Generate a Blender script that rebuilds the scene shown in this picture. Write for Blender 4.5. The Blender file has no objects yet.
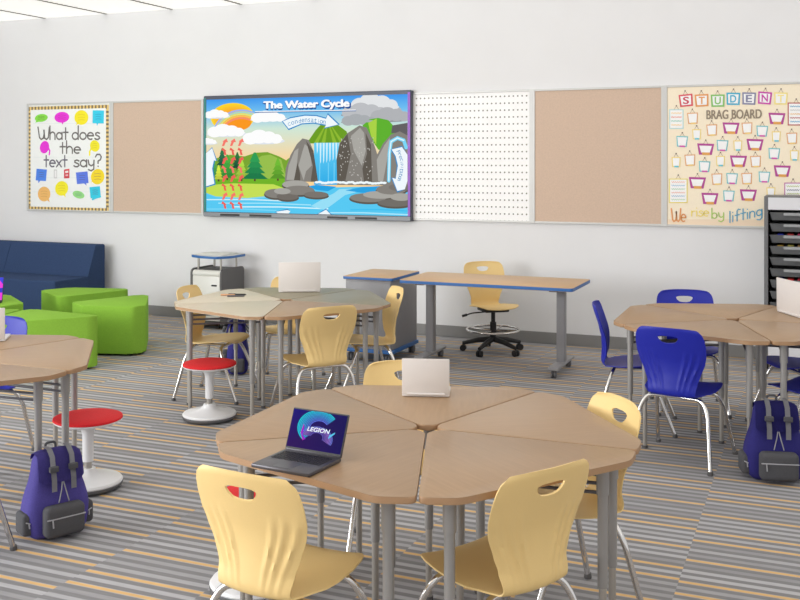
import bpy, bmesh, math, random
from mathutils import Vector, Matrix, Euler
random.seed(7)
PI = math.pi
SC = bpy.context.scene
COL = SC.collection

# ------------------------------------------------------------------ helpers
def lin(c):
    c = c / 255.0
    return c / 12.92 if c <= 0.04045 else ((c + 0.055) / 1.055) ** 2.4
def rgb(t): return (lin(t[0]), lin(t[1]), lin(t[2]), 1.0)

def mat(name, col, rough=0.5, metal=0.0, noise=0.0, scale=40.0, bump=0.0, bscale=None, coat=0.0, stretch=None, spec=None):
    m = bpy.data.materials.new(name); m.use_nodes = True
    nt = m.node_tree; b = nt.nodes['Principled BSDF']
    b.inputs['Base Color'].default_value = rgb(col)
    b.inputs['Roughness'].default_value = rough
    b.inputs['Metallic'].default_value = metal
    if coat: b.inputs['Coat Weight'].default_value = coat; b.inputs['Coat Roughness'].default_value = 0.15
    if spec is not None: b.inputs['Specular IOR Level'].default_value = spec
    tc = nt.nodes.new('ShaderNodeTexCoord'); mp = nt.nodes.new('ShaderNodeMapping')
    nt.links.new(tc.outputs['Object'], mp.inputs['Vector'])
    if stretch: mp.inputs['Scale'].default_value = stretch
    n = nt.nodes.new('ShaderNodeTexNoise'); n.inputs['Scale'].default_value = scale; n.inputs['Detail'].default_value = 5
    nt.links.new(mp.outputs['Vector'], n.inputs['Vector'])
    r = nt.nodes.new('ShaderNodeMapRange')
    r.inputs['From Min'].default_value = 0.3; r.inputs['From Max'].default_value = 0.7
    r.inputs['To Min'].default_value = 1 - noise; r.inputs['To Max'].default_value = 1 + noise
    nt.links.new(n.outputs['Fac'], r.inputs['Value'])
    v = nt.nodes.new('ShaderNodeVectorMath'); v.operation = 'SCALE'
    v.inputs[0].default_value = rgb(col)[:3]
    nt.links.new(r.outputs['Result'], v.inputs['Scale'])
    nt.links.new(v.outputs['Vector'], b.inputs['Base Color'])
    if bump:
        n2 = nt.nodes.new('ShaderNodeTexNoise'); n2.inputs['Scale'].default_value = bscale or scale
        nt.links.new(mp.outputs['Vector'], n2.inputs['Vector'])
        bp = nt.nodes.new('ShaderNodeBump'); bp.inputs['Strength'].default_value = bump; bp.inputs['Distance'].default_value = 0.002
        nt.links.new(n2.outputs['Fac'], bp.inputs['Height']); nt.links.new(bp.outputs['Normal'], b.inputs['Normal'])
    return m

def link(name, me, m=None, parent=None, smooth=False):
    o = bpy.data.objects.new(name, me); COL.objects.link(o)
    if m is not None:
        for mm in (m if isinstance(m, (list, tuple)) else [m]): me.materials.append(mm)
    if parent is not None: o.parent = parent
    if smooth:
        for p in me.polygons: p.use_smooth = True
    return o

def obj(name, bm, m=None, parent=None, smooth=None):
    bmesh.ops.recalc_face_normals(bm, faces=bm.faces)
    if smooth is not None:
        for f in bm.faces: f.smooth = True
        for e in bm.edges:
            if len(e.link_faces) == 2 and e.calc_face_angle(0) > math.radians(smooth): e.smooth = False
    me = bpy.data.meshes.new(name); bm.to_mesh(me); bm.free()
    return link(name, me, m, parent)

def tag(o, label, cat, group=None, kind=None):
    o['label'] = label; o['category'] = cat
    if group: o['group'] = group
    if kind: o['kind'] = kind
    return o
def structure(o):
    o['kind'] = 'structure'; return o
def thing(name, label, cat, loc=(0, 0, 0), rz=0.0, group=None):
    o = bpy.data.objects.new(name, None); COL.objects.link(o)
    o.empty_display_size = 0.05
    o.location = loc; o.rotation_euler = (0, 0, rz)
    return tag(o, label, cat, group)
def dup(root, loc, rz, label=None, group=None):
    r = root.copy(); COL.objects.link(r); r.location = loc; r.rotation_euler = (0, 0, rz)
    if label: r['label'] = label
    if group: r['group'] = group
    for ch in list(root.children):
        c = ch.copy(); COL.objects.link(c); c.parent = r
        for g in list(ch.children):
            d = g.copy(); COL.objects.link(d); d.parent = c
    return r

def NB(): return bmesh.new()
def box(bm, x0, x1, y0, y1, z0, z1, bev=0.0, seg=2, taper=None):
    r = bmesh.ops.create_cube(bm, size=1.0); vs = r['verts']
    for v in vs:
        v.co = Vector((x0 + (v.co.x + .5) * (x1 - x0), y0 + (v.co.y + .5) * (y1 - y0), z0 + (v.co.z + .5) * (z1 - z0)))
    if bev:
        es = list({e for v in vs for e in v.link_edges})
        r2 = bmesh.ops.bevel(bm, geom=vs + es, offset=bev, segments=seg, profile=0.5, affect='EDGES')
        vs = list(set([v for v in r2['verts']] + [v for v in vs if v.is_valid]))
    return vs
def cyl(bm, p, r, h, n=20, r2=None):
    return bmesh.ops.create_cone(bm, cap_ends=True, segments=n, radius1=r, radius2=r if r2 is None else r2, depth=h,
        matrix=Matrix.Translation((p[0], p[1], p[2] + h / 2)))['verts']
def lathe(bm, prof, n=32, at=(0, 0, 0)):
    rings = []
    for (r, z) in prof:
        if r < 1e-6: rings.append([bm.verts.new((at[0], at[1], at[2] + z))])
        else: rings.append([bm.verts.new((at[0] + r * math.cos(2 * PI * k / n), at[1] + r * math.sin(2 * PI * k / n), at[2] + z)) for k in range(n)])
    for a, b in zip(rings, rings[1:]):
        for k in range(n):
            q = [a[k % len(a)], a[(k + 1) % len(a)], b[(k + 1) % len(b)], b[k % len(b)]]
            u = []
            for v in q:
                if v not in u: u.append(v)
            if len(u) > 2: bm.faces.new(u)
def smooth_path(pts, r=0.05, n=6):
    pts = [Vector(p) for p in pts]; out = [pts[0]]
    for a, b, c in zip(pts, pts[1:], pts[2:]):
        d1 = (a - b); d2 = (c - b); k = min(r, d1.length * .49, d2.length * .49)
        p = b + d1.normalized() * k; q = b + d2.normalized() * k
        for i in range(n + 1):
            t = i / n; out.append((1 - t) ** 2 * p + 2 * t * (1 - t) * b + t * t * q)
    out.append(pts[-1]); return out
def tube(bm, pts, r, n=10, flat=None):
    pts = [Vector(p) for p in pts]; rings = []
    up = Vector((0, 0, 1)); prev = None
    for i, p in enumerate(pts):
        t = (pts[min(i + 1, len(pts) - 1)] - pts[max(i - 1, 0)]).normalized()
        if prev is None:
            a = t.cross(up)
            if a.length < 1e-3: a = t.cross(Vector((0, 1, 0)))
        else: a = prev - t * prev.dot(t)
        a.normalize(); b = t.cross(a); prev = a
        rr = r[i] if isinstance(r, (list, tuple)) else r
        rings.append([bm.verts.new(p + a * math.cos(2 * PI * k / n) * rr + b * math.sin(2 * PI * k / n) * rr * (flat or 1)) for k in range(n)])
    for a, b in zip(rings, rings[1:]):
        for k in range(n): bm.faces.new([a[k], a[(k + 1) % n], b[(k + 1) % n], b[k]])
    bm.faces.new(rings[0]); bm.faces.new(rings[-1])
def round_poly(pts, r, n=5):
    out = []; N = len(pts)
    for i in range(N):
        a, b, c = Vector(pts[i - 1]), Vector(pts[i]), Vector(pts[(i + 1) % N])
        rr = r[i] if isinstance(r, (list, tuple)) else r
        d1 = a - b; d2 = c - b; k = min(rr, d1.length * .45, d2.length * .45)
        p = b + d1.normalized() * k; q = b + d2.normalized() * k
        for j in range(n + 1):
            t = j / n; out.append((1 - t) ** 2 * p + 2 * t * (1 - t) * b + t * t * q)
    return out
def prism(bm, poly, z0, z1, bev=0.0, seg=3, side_mat=None):
    lo = [bm.verts.new((p[0], p[1], z0)) for p in poly]; hi = [bm.verts.new((p[0], p[1], z1)) for p in poly]
    fs = [bm.faces.new(hi), bm.faces.new(lo[::-1])]; N = len(poly)
    for i in range(N):
        f = bm.faces.new([lo[i], lo[(i + 1) % N], hi[(i + 1) % N], hi[i]])
        if side_mat is not None: f.material_index = side_mat
    if bev:
        es = [e for f in fs for e in f.edges]
        bmesh.ops.bevel(bm, geom=es, offset=bev, segments=seg, profile=0.5, affect='EDGES', material=-1)

# ---------------------------------------------------------------- camera
TH = math.radians(22.9); CH = 1.65; FP = 1000.0; HY = 161.0
cam = bpy.data.cameras.new('camera'); co = bpy.data.objects.new('camera', cam); COL.objects.link(co)
co.location = (0, 0, CH); co.rotation_euler = (PI / 2, 0, TH)
cam.lens = 45.0; cam.sensor_width = 36.0; cam.shift_y = -(300 - HY) / 800.0; cam.clip_end = 100; cam.clip_start = 0.05
SC.camera = co
def at(px, py, z):                       # survey of the photograph: a point at height z
    u = (px - 400) / FP; d = (CH - z) / ((py - HY) / FP)
    return Vector((d * (-math.sin(TH) + u * math.cos(TH)), d * (math.cos(TH) + u * math.sin(TH)), z))
def on_wall(px, py, Y):                  # a point on the wall plane y = Y
    u = (px - 400) / FP; d = Y / (math.cos(TH) + u * math.sin(TH))
    return (d * (-math.sin(TH) + u * math.cos(TH)), CH - d * (py - HY) / FP)

# ---------------------------------------------------------------- flat pictures and lettering
class Art:
    """coloured shapes printed on a plane; (a, b) are metres on it, each shape a hair above those of lower layers"""
    def __init__(self, step=0.000012): self.p = []; self.step = step
    def poly(self, pts, col, layer=0):
        cs = col if isinstance(col[0], (list, tuple)) else [col] * len(pts)
        self.p.append((layer, len(self.p), [(p[0], p[1]) for p in pts], [rgb(c) for c in cs]))
    def ell(self, x, y, rx, ry, col, layer=0, rot=0, n=28, f=None):
        f = f or (lambda a, b: (a, b))
        self.poly([f(x + rx * math.cos(t) * math.cos(rot) - ry * math.sin(t) * math.sin(rot), y + rx * math.cos(t) * math.sin(rot) + ry * math.sin(t) * math.cos(rot)) for t in [2 * PI * k / n for k in range(n)]], col, layer)
    def stroke(self, pts, w, col, layer=0):
        P = [Vector(p[:2]) for p in pts]; Q = [P[0]]
        for p in P[1:]:
            if (p - Q[-1]).length > 1e-5: Q.append(p)
        if len(Q) < 2: self.ell(Q[0].x, Q[0].y, w * .6, w * .6, col, layer, n=10); return
        T = [(b - a).normalized() for a, b in zip(Q, Q[1:])]; L_, R_ = [], []
        for i, p in enumerate(Q):
            t0 = T[max(i - 1, 0)]; t1 = T[min(i, len(T) - 1)]; t = t0 + t1
            t = t.normalized() if t.length > .2 else t1
            k = w / 2 / max(.5, t.dot(t1)); n = Vector((-t.y, t.x)) * k
            L_.append(p + n); R_.append(p - n)
        def cap(c, d):
            a0 = math.atan2(d.y, d.x); return [Vector((c.x + w / 2 * math.cos(a0 + q), c.y + w / 2 * math.sin(a0 + q))) for q in (-1.0, -.5, 0, .5, 1.0)]
        quads = [[L_[i], L_[i + 1], R_[i + 1], R_[i]] for i in range(len(Q) - 1)]
        lay = len(self.p)
        for q in quads: self.p.append((layer, lay, [tuple(v) for v in q], [rgb(col)] * 4))
        e = cap(Q[-1], T[-1]); self.p.append((layer, lay, [tuple(v) for v in [R_[-1]] + e + [L_[-1]]], [rgb(col)] * 7))
        e = cap(Q[0], -T[0]); self.p.append((layer, lay, [tuple(v) for v in [L_[0]] + e + [R_[0]]], [rgb(col)] * 7))
    def text(self, s, x, y, h, col, layer=0, w=None, bold=0.0, align='CENTER', rot=0.0, shear=0.0):
        cu = bpy.data.curves.new('lettering', 'FONT'); cu.body = s; cu.size = 1.0; cu.align_x = 'LEFT'; cu.offset = bold; cu.shear = shear
        o = bpy.data.objects.new('lettering', cu); COL.objects.link(o)
        bpy.context.view_layer.update()
        me = o.evaluated_get(bpy.context.evaluated_depsgraph_get()).to_mesh()
        if len(me.vertices):
            xs = [v.co.x for v in me.vertices]; ys = [v.co.y for v in me.vertices]
            x0, x1, y0, y1 = min(xs), max(xs), min(ys), max(ys)
            sy = h / (y1 - y0); sx = sy if w is None else w / (x1 - x0)
            ax = {'CENTER': (x0 + x1) / 2, 'LEFT': x0}[align]; cy = (y0 + y1) / 2
            c, sn = math.cos(rot), math.sin(rot)
            def T(v):
                a = (v.x - ax) * sx; b = (v.y - cy) * sy
                return (x + a * c - b * sn, y + a * sn + b * c)
            lay = len(self.p)
            for p in me.polygons:
                q = [T(me.vertices[i].co) for i in p.vertices]; self.p.append((layer, lay, q, [rgb(col)] * len(q)))
        o.to_mesh_clear(); bpy.data.objects.remove(o); bpy.data.curves.remove(cu)
    def build(self, name, m, parent, M):
        self.p.sort(key=lambda q: (q[0], q[1])); V, F, C_ = [], [], []; d = 0.0002; last = None
        for la, od, pts, cs in self.p:
            if (la, od) != last: d += self.step; last = (la, od)
            n = len(V); V += [tuple(M @ Vector((x, y, d))) for x, y in pts]; F.append(list(range(n, n + len(pts)))); C_ += cs
        me = bpy.data.meshes.new(name); me.from_pydata(V, [], F)
        ca = me.color_attributes.new('Col', 'FLOAT_COLOR', 'CORNER')
        for i, c in enumerate(C_): ca.data[i].color = c
        return link(name, me, m, parent)
def attr_mat(name, emit=0.0, rough=0.6):
    m = bpy.data.materials.new(name); m.use_nodes = True; nt = m.node_tree
    b = nt.nodes['Principled BSDF']; a = nt.nodes.new('ShaderNodeVertexColor'); a.layer_name = 'Col'
    b.inputs['Roughness'].default_value = rough
    if emit:
        b.inputs['Base Color'].default_value = (0.01, 0.01, 0.01, 1)
        b.inputs['Specular IOR Level'].default_value = 0.0; nt.links.new(a.outputs['Color'], b.inputs['Emission Color']); b.inputs['Emission Strength'].default_value = emit
    else: nt.links.new(a.outputs['Color'], b.inputs['Base Color'])
    return m
WALLM = Matrix(((1, 0, 0, 0), (0, 0, -1, 0), (0, 1, 0, 0), (0, 0, 0, 1)))     # (a, b, depth) -> (x, -depth, z)

# ---------------------------------------------------------------- materials
M_wall = mat('wall_paint', (232, 232, 233), 0.9, noise=0.01, scale=3)
M_ceil = mat('ceiling_tile_added_glow', (240, 239, 235), 0.95, noise=0.01, scale=60)
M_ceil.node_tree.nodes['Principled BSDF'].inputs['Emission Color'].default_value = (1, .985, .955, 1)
M_ceil.node_tree.nodes['Principled BSDF'].inputs['Emission Strength'].default_value = 0.56   # glow added to plain ceiling tiles, to whiten them and light the room
M_base = mat('rubber_base', (136, 135, 134), 0.7)
M_wood = mat('desk_laminate', (164, 134, 103), 0.38, noise=0.055, scale=6, stretch=(1.2, 14, 1), coat=0.0)
M_olive = mat('desk_laminate_grey', (140, 132, 110), 0.38, noise=0.04, scale=6, stretch=(1.2, 14, 1), coat=0.0)
M_cream = mat('desk_laminate_pale', (206, 195, 174), 0.38, noise=0.03, scale=6, stretch=(1.2, 14, 1), coat=0.0)
M_edge = mat('desk_edge', (172, 136, 102), 0.45)
M_maple = mat('maple_top', (202, 167, 127), 0.45, noise=0.03, scale=5, stretch=(2, 20, 1))
M_blueedge = mat('blue_edge_band', (52, 108, 176), 0.45)
M_greytube = mat('grey_painted_steel', (158, 156, 154), 0.4, metal=0.25)
M_dark = mat('dark_steel_rod', (98, 98, 104), 0.45, metal=0.3)
M_silver = mat('brushed_steel', (186, 182, 176), 0.35, metal=0.75)
M_chrome = mat('chrome', (224, 222, 220), 0.14, metal=1.0)
M_yel = mat('yellow_plastic', (240, 208, 142), 0.5, noise=0.012, scale=300, bump=0.15, bscale=500)
M_blue = mat('blue_plastic', (16, 30, 160), 0.5, noise=0.012, scale=300, bump=0.15, bscale=500)
M_black = mat('black_plastic', (28, 28, 30), 0.5)
M_glide = mat('glide_plastic', (90, 88, 88), 0.5)
M_red = mat('red_cushion', (222, 28, 36), 0.8, noise=0.10, scale=220, bump=0.3, bscale=260)
M_white = mat('white_plastic', (230, 230, 232), 0.3)
M_rub = mat('grey_rubber', (104, 104, 106), 0.7)
M_green = mat('green_fabric', (140, 188, 68), 0.95, noise=0.05, scale=90, bump=0.4, bscale=300, spec=0.15)
M_sofa = mat('navy_fabric', (54, 72, 106), 0.95, noise=0.10, scale=50, stretch=(1, 1, 4), bump=0.3, bscale=300, spec=0.15)
M_navy = mat('backpack_violet_cloth', (76, 67, 146), 0.85, noise=0.10, scale=160, bump=0.3, bscale=300)
M_navy2 = mat('backpack_blue_cloth', (36, 32, 112), 0.85, noise=0.10, scale=160, bump=0.3, bscale=300)
M_char = mat('charcoal_cloth', (78, 78, 82), 0.85, noise=0.05, scale=120, bump=0.2, bscale=200)
M_strap = mat('grey_webbing', (152, 152, 158), 0.8, noise=0.04, scale=120)
M_zip = mat('zip_silver', (190, 190, 196), 0.35, metal=0.6)
M_cabinet = mat('grey_cabinet', (150, 150, 154), 0.5, noise=0.02, scale=20)
M_filewhite = mat('file_cabinet_white', (218, 217, 211), 0.4)
M_filedark = mat('file_cabinet_grey', (92, 90, 90), 0.5)
M_fileedge = mat('file_cabinet_edge', (120, 119, 118), 0.45)
M_alu = mat('aluminium_frame', (206, 206, 204), 0.4, metal=0.2)
M_cork = mat('tan_cork', (211, 186, 166), 0.95, noise=0.05, scale=70, bump=0.2, bscale=90)
M_bezel = mat('screen_bezel', (60, 66, 84), 0.4)
M_grille = mat('screen_bottom_bar', (136, 140, 146), 0.4)
M_lapw = mat('laptop_silver', (222, 216, 212), 0.4)
M_lapd = mat('laptop_graphite', (84, 82, 88), 0.35, metal=0.4)
M_key = mat('laptop_keys', (34, 32, 38), 0.5)
M_towergrey = mat('tower_grey', (112, 112, 114), 0.5)
M_towerwhite = mat('tower_white', (226, 226, 230), 0.5)
M_traydark = mat('tray_shadow_black', (26, 26, 27), 0.6)
M_tray = mat('tray_smoky_plastic', (132, 134, 136), 0.35)
M_poster = attr_mat('printed_poster', 0, 0.7)
M_screen = attr_mat('screen_picture', 1.0, 0.5)
M_lapscreen = attr_mat('laptop_picture', 1.0, 0.4)

def carpet():
    m = bpy.data.materials.new('striped_carpet'); m.use_nodes = True; nt = m.node_tree; L = nt.links.new
    b = nt.nodes['Principled BSDF']; b.inputs['Roughness'].default_value = 0.95; b.inputs['Specular IOR Level'].default_value = 0.15
    g = nt.nodes.new('ShaderNodeNewGeometry'); s = nt.nodes.new('ShaderNodeSeparateXYZ'); L(g.outputs['Position'], s.inputs[0])
    def ma(op, a, b_=None, c=None):
        n = nt.nodes.new('ShaderNodeMath'); n.operation = op
        for i, x in enumerate((a, b_, c)):
            if x is None: continue
            if isinstance(x, (int, float)): n.inputs[i].default_value = x
            else: L(x, n.inputs[i])
        return n.outputs[0]
    def wn(a, b_=None):
        cb = nt.nodes.new('ShaderNodeCombineXYZ'); L(a, cb.inputs[0])
        if b_ is not None: L(b_, cb.inputs[1])
        n = nt.nodes.new('ShaderNodeTexWhiteNoise'); n.noise_dimensions = '3D'; L(cb.outputs[0], n.inputs['Vector'])
        return n.outputs['Value']
    colm = ma('FLOOR', ma('DIVIDE', ma('ADD', s.outputs[0], 0.52), 0.553))
    off = ma('MULTIPLY', wn(colm), 37.3)
    yy = ma('ADD', ma('DIVIDE', s.outputs[1], 0.058), off)
    cell = ma('FLOOR', yy); fr = ma('FRACT', yy)
    h = wn(cell, colm); h2 = wn(ma('ADD', cell, 91.7), colm)
    # soft-edged light stripe in the middle of each period
    tri = ma('ABSOLUTE', ma('SUBTRACT', fr, 0.5))
    band = nt.nodes.new('ShaderNodeMapRange'); L(tri, band.inputs['Value'])
    band.inputs['From Min'].default_value = 0.30; band.inputs['From Max'].default_value = 0.20
    lightamt = ma('MULTIPLY', band.outputs['Result'], ma('MULTIPLY_ADD', h2, 0.7, 0.3))
    nz = nt.nodes.new('ShaderNodeTexNoise'); nz.inputs['Scale'].default_value = 9
    mp = nt.nodes.new('ShaderNodeMapping'); mp.inputs['Scale'].default_value = (1, 12, 1); L(g.outputs['Position'], mp.inputs['Vector']); L(mp.outputs[0], nz.inputs['Vector'])
    mix1 = nt.nodes.new('ShaderNodeMix'); mix1.data_type = 'RGBA'
    mix1.inputs['A'].default_value = rgb((137, 136, 138)); mix1.inputs['B'].default_value = rgb((188, 188, 191)); L(lightamt, mix1.inputs['Factor'])
    m10 = ma('FLOORED_MODULO', cell, 10.0); isor = ma('ADD', ma('COMPARE', m10, 0.0, .1), ma('ADD', ma('COMPARE', m10, 2.0, .1), ma('COMPARE', m10, 6.0, .1)))
    ob = nt.nodes.new('ShaderNodeMapRange'); L(tri, ob.inputs['Value']); ob.inputs['From Min'].default_value = 0.21; ob.inputs['From Max'].default_value = 0.15
    oramt = ma('MULTIPLY', isor, ob.outputs['Result'])
    mix2 = nt.nodes.new('ShaderNodeMix'); mix2.data_type = 'RGBA'
    L(mix1.outputs['Result'], mix2.inputs['A']); mix2.inputs['B'].default_value = rgb((222, 184, 128)); L(oramt, mix2.inputs['Factor'])
    v = nt.nodes.new('ShaderNodeVectorMath'); v.operation = 'SCALE'; L(mix2.outputs['Result'], v.inputs[0])
    L(ma('MULTIPLY_ADD', nz.outputs['Fac'], 0.3, 0.85), v.inputs['Scale']); L(v.outputs[0], b.inputs['Base Color'])
    bn = nt.nodes.new('ShaderNodeTexNoise'); bn.inputs['Scale'].default_value = 350; L(g.outputs['Position'], bn.inputs['Vector'])
    bp = nt.nodes.new('ShaderNodeBump'); bp.inputs['Strength'].default_value = 0.3; bp.inputs['Distance'].default_value = 0.004
    L(bn.outputs['Fac'], bp.inputs['Height']); L(bp.outputs[0], b.inputs['Normal'])
    return m
M_carpet = carpet()

# ---------------------------------------------------------------- the room
WY = 8.84; CZ = 3.27; XL = -9.0; XR = 5.0; Y0 = -3.0
bm = NB(); box(bm, XL, XR, Y0, WY, -0.1, 0); structure(obj('floor', bm, M_carpet))
bm = NB(); box(bm, XL, XR, WY, WY + 0.12, 0, CZ); structure(obj('wall_back', bm, M_wall))
bm = NB(); box(bm, XL - 0.12, XL, 1.5, WY + .12, 0, CZ); structure(obj('wall_left', bm, M_wall))
bm = NB(); box(bm, XL, XR, WY - 0.012, WY, 0.0, 0.105, 0.004); structure(obj('baseboard_back', bm, M_base))
bm = NB()
xs = []; x = -8.09 - 3 * 0.86
while x < XR: xs.append(x); x += 0.86
# suspended ceiling: tiles with a recessed grey grid between them
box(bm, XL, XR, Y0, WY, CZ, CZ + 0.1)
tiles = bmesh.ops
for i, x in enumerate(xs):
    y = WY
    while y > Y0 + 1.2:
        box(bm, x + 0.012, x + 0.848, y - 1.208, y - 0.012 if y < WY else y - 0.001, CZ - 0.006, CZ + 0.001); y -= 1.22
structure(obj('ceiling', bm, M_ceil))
bm = NB()
for x in xs: box(bm, x - 0.016, x + 0.016, Y0, WY - .001, CZ - 0.012, CZ + 0.002)
structure(obj('trim_1', bm, mat('ceiling_grid', (150, 148, 144), 0.6)))

# ---------------------------------------------------------------- wall boards
BZ0, BZ1 = 1.088, 2.30
def frame(name, x0, x1, label, cat, panel_mat, panel_name, y0=None):
    t = thing(name, label, cat, ((x0 + x1) / 2, WY, BZ0)); w = (x1 - x0) / 2; h = BZ1 - BZ0
    bm = NB(); box(bm, -w, w, -0.016, -0.002, 0, h); obj(panel_name, bm, panel_mat, t)
    bm = NB(); f = 0.026
    box(bm, -w - .001, -w + f, -.024, -.001, -.001, h + .001, .003); box(bm, w - f, w + .001, -.024, -.001, -.001, h + .001, .003)
    box(bm, -w + f, w - f, -.024, -.001, -.001, .018, .003); box(bm, -w + f, w - f, -.024, -.001, h - .018, h + .001, .003)
    obj('frame', bm, M_alu, t)
    return t
def pegmat():
    m = bpy.data.materials.new('white_pegboard'); m.use_nodes = True; nt = m.node_tree; L = nt.links.new
    b = nt.nodes['Principled BSDF']; b.inputs['Roughness'].default_value = 0.5
    tc = nt.nodes.new('ShaderNodeTexCoord'); mp = nt.nodes.new('ShaderNodeMapping'); L(tc.outputs['Object'], mp.inputs['Vector'])
    mp.inputs['Scale'].default_value = (1 / 0.0415, 0, 1 / 0.0635); mp.inputs['Location'].default_value = (0.5, 0, 0.3)
    fr = nt.nodes.new('ShaderNodeVectorMath'); fr.operation = 'FRACTION'; L(mp.outputs[0], fr.inputs[0])
    sb = nt.nodes.new('ShaderNodeVectorMath'); sb.operation = 'SUBTRACT'; L(fr.outputs[0], sb.inputs[0]); sb.inputs[1].default_value = (.5, 0, .5)
    ml = nt.nodes.new('ShaderNodeVectorMath'); ml.operation = 'MULTIPLY'; L(sb.outputs[0], ml.inputs[0]); ml.inputs[1].default_value = (.0415, 0, .0635)
    ln = nt.nodes.new('ShaderNodeVectorMath'); ln.operation = 'LENGTH'; L(ml.outputs[0], ln.inputs[0])
    mr = nt.nodes.new('ShaderNodeMapRange'); L(ln.outputs['Value'], mr.inputs['Value']); mr.inputs['From Min'].default_value = .0065; mr.inputs['From Max'].default_value = .0085
    mx = nt.nodes.new('ShaderNodeMix'); mx.data_type = 'RGBA'; L(mr.outputs[0], mx.inputs['Factor'])
    mx.inputs['A'].default_value = rgb((112, 110, 104)); mx.inputs['B'].default_value = rgb((252, 252, 252)); L(mx.outputs['Result'], b.inputs['Base Color'])
    return m
M_yellowpaper = mat('brag_board_paper', (252, 239, 214), 0.9, noise=0.015, scale=80)
M_paperwhite = mat('poster_paper', (246, 246, 243), 0.8)
poster = frame('bulletin_board', -8.33, -7.142, 'framed poster board asking what does the text say', 'bulletin board', M_paperwhite, 'poster_panel')
frame('cork_board', -7.142, -5.955, 'empty tan cork board left of the big screen', 'cork board', M_cork, 'cork_panel')
frame('peg_board', -3.61, -2.425, 'white dotted peg board right of the big screen', 'peg board', pegmat(), 'perforated_panel')
frame('cork_board', -2.425, -1.255, 'empty tan cork board between peg board and brag board', 'cork board', M_cork, 'cork_panel')
brag = frame('bulletin_board', -1.255, -0.04, 'student brag board covered in small paper frames', 'bulletin board', M_yellowpaper, 'paper_panel')

# --- poster "What does the text say?"  (survey scale of the crop)
PY = WY - 0.017
def P6(zx, zy): return on_wall(20 + zx / 4.615, 90 + zy / 4.615, PY)
def local(f, t): return lambda a, b: (f(a, b)[0] - t.location.x, f(a, b)[1] - t.location.z)
p6 = local(P6, poster)
A = Art()
PW = Matrix.Translation((0, -0.0170, 0)) @ WALLM
# patterned border
bx0, bz0 = p6(38, 552); bx1, bz1 = p6(410, 68)
w_, h_ = 0.045, 0.045
def strip(x0, z0, x1, z1, n, vert):
    for i in range(n):
        a = i / n; b = (i + .5) / n; c = (i + 1) / n
        for lo, hi, cl in ((a, b, (126, 110, 84)), (b, c, (240, 208, 128))):
            if vert: A.poly([(x0, z0 + (z1 - z0) * lo), (x1, z0 + (z1 - z0) * lo), (x1, z0 + (z1 - z0) * hi), (x0, z0 + (z1 - z0) * hi)], cl, 1)
            else: A.poly([(x0 + (x1 - x0) * lo, z0), (x0 + (x1 - x0) * hi, z0), (x0 + (x1 - x0) * hi, z1), (x0 + (x1 - x0) * lo, z1)], cl, 1)
strip(bx0, bz0, bx0 + w_, bz1, 26, True); strip(bx1 - w_, bz0, bx1, bz1, 26, True)
strip(bx0, bz1 - h_, bx1, bz1, 24, False); strip(bx0, bz0, bx1, bz0 + h_, 24, False)
A.poly([(bx0 + w_ * .8, bz0 + h_ * .8), (bx1 - w_ * .8, bz0 + h_ * .8), (bx1 - w_ * .8, bz1 - h_ * .8), (bx0 + w_ * .8, bz1 - h_ * .8)], (246, 248, 247), 2)
for y in (155, 310, 405, 470): A.stroke([p6(62, y), p6(395, y)], 0.003, (222, 232, 232), 3)
def bubble(cx, cy, rx, ry, col, ang=0, square=False, tail=(0, 0), ink=(90, 90, 140)):
    if square:
        A.poly([p6(cx + a * math.cos(ang) - b * math.sin(ang), cy + a * math.sin(ang) + b * math.cos(ang)) for a, b in ((-rx, -ry), (rx, -ry), (rx, ry), (-rx, ry))], col, 3)
    else: A.ell(cx, cy, rx, ry, col, 3, rot=ang, f=p6)
    tx, ty = tail
    if tx or ty:
        n = Vector((-ty, tx)).normalized() * 8
        A.poly([p6(cx + tx * .5 + n.x, cy + ty * .5 + n.y), p6(cx + tx, cy + ty), p6(cx + tx * .5 - n.x, cy + ty * .5 - n.y)], col, 3)
    for k in (-0.35, 0, 0.35):
        A.stroke([p6(cx - rx * .5, cy + ry * k + 2 * math.sin(k * 9)), p6(cx, cy + ry * k - 2), p6(cx + rx * .5, cy + ry * k)], 0.004, ink, 4)
bubble(99, 129, 30, 18, (140, 226, 72), -.15, tail=(-28, 22), ink=(90, 150, 40))
bubble(194, 126, 34, 25, (238, 48, 222), -.1, tail=(4, 34), ink=(190, 20, 160))
bubble(284, 127, 32, 34, (252, 236, 30), tail=(-24, 36), ink=(225, 200, 30))
bubble(362, 124, 26, 30, (50, 208, 240), 0.02, True, tail=(-6, 42), ink=(40, 130, 190))
bubble(114, 264, 21, 29, (238, 48, 222), .2, ink=(238, 48, 222)); A.stroke([p6(132, 268), p6(138, 280), p6(136, 298)], .02, (238, 48, 222), 3)
bubble(346, 258, 22, 27, (250, 238, 40), -.2, ink=(225, 205, 40)); A.stroke([p6(330, 268), p6(322, 285), p6(322, 300)], .02, (250, 238, 40), 3)
bubble(99, 392, 24, 27, (78, 134, 236), .08, True, tail=(-14, 38))
bubble(288, 405, 27, 27, (92, 124, 232), -.1, True, tail=(20, 36))
bubble(359, 400, 31, 36, (250, 222, 36), .2, tail=(-30, 26), ink=(170, 120, 90))
bubble(112, 480, 29, 34, (244, 190, 110), tail=(26, 38), ink=(210, 150, 80))
bubble(193, 454, 30, 34, (252, 240, 40), .2, tail=(18, 42), ink=(220, 200, 40))
bubble(271, 483, 28, 17, (154, 224, 138), .3, ink=(120, 180, 130))
bubble(348, 472, 24, 26, (50, 208, 236), -.1, True, tail=(-12, 38)); A.stroke([p6(335, 505), p6(350, 498), p6(372, 492)], .02, (50, 208, 236), 3)
A.poly([p6(204, 367), p6(229, 363), p6(229, 407), p6(204, 408)], (214, 60, 72), 3)
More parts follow.
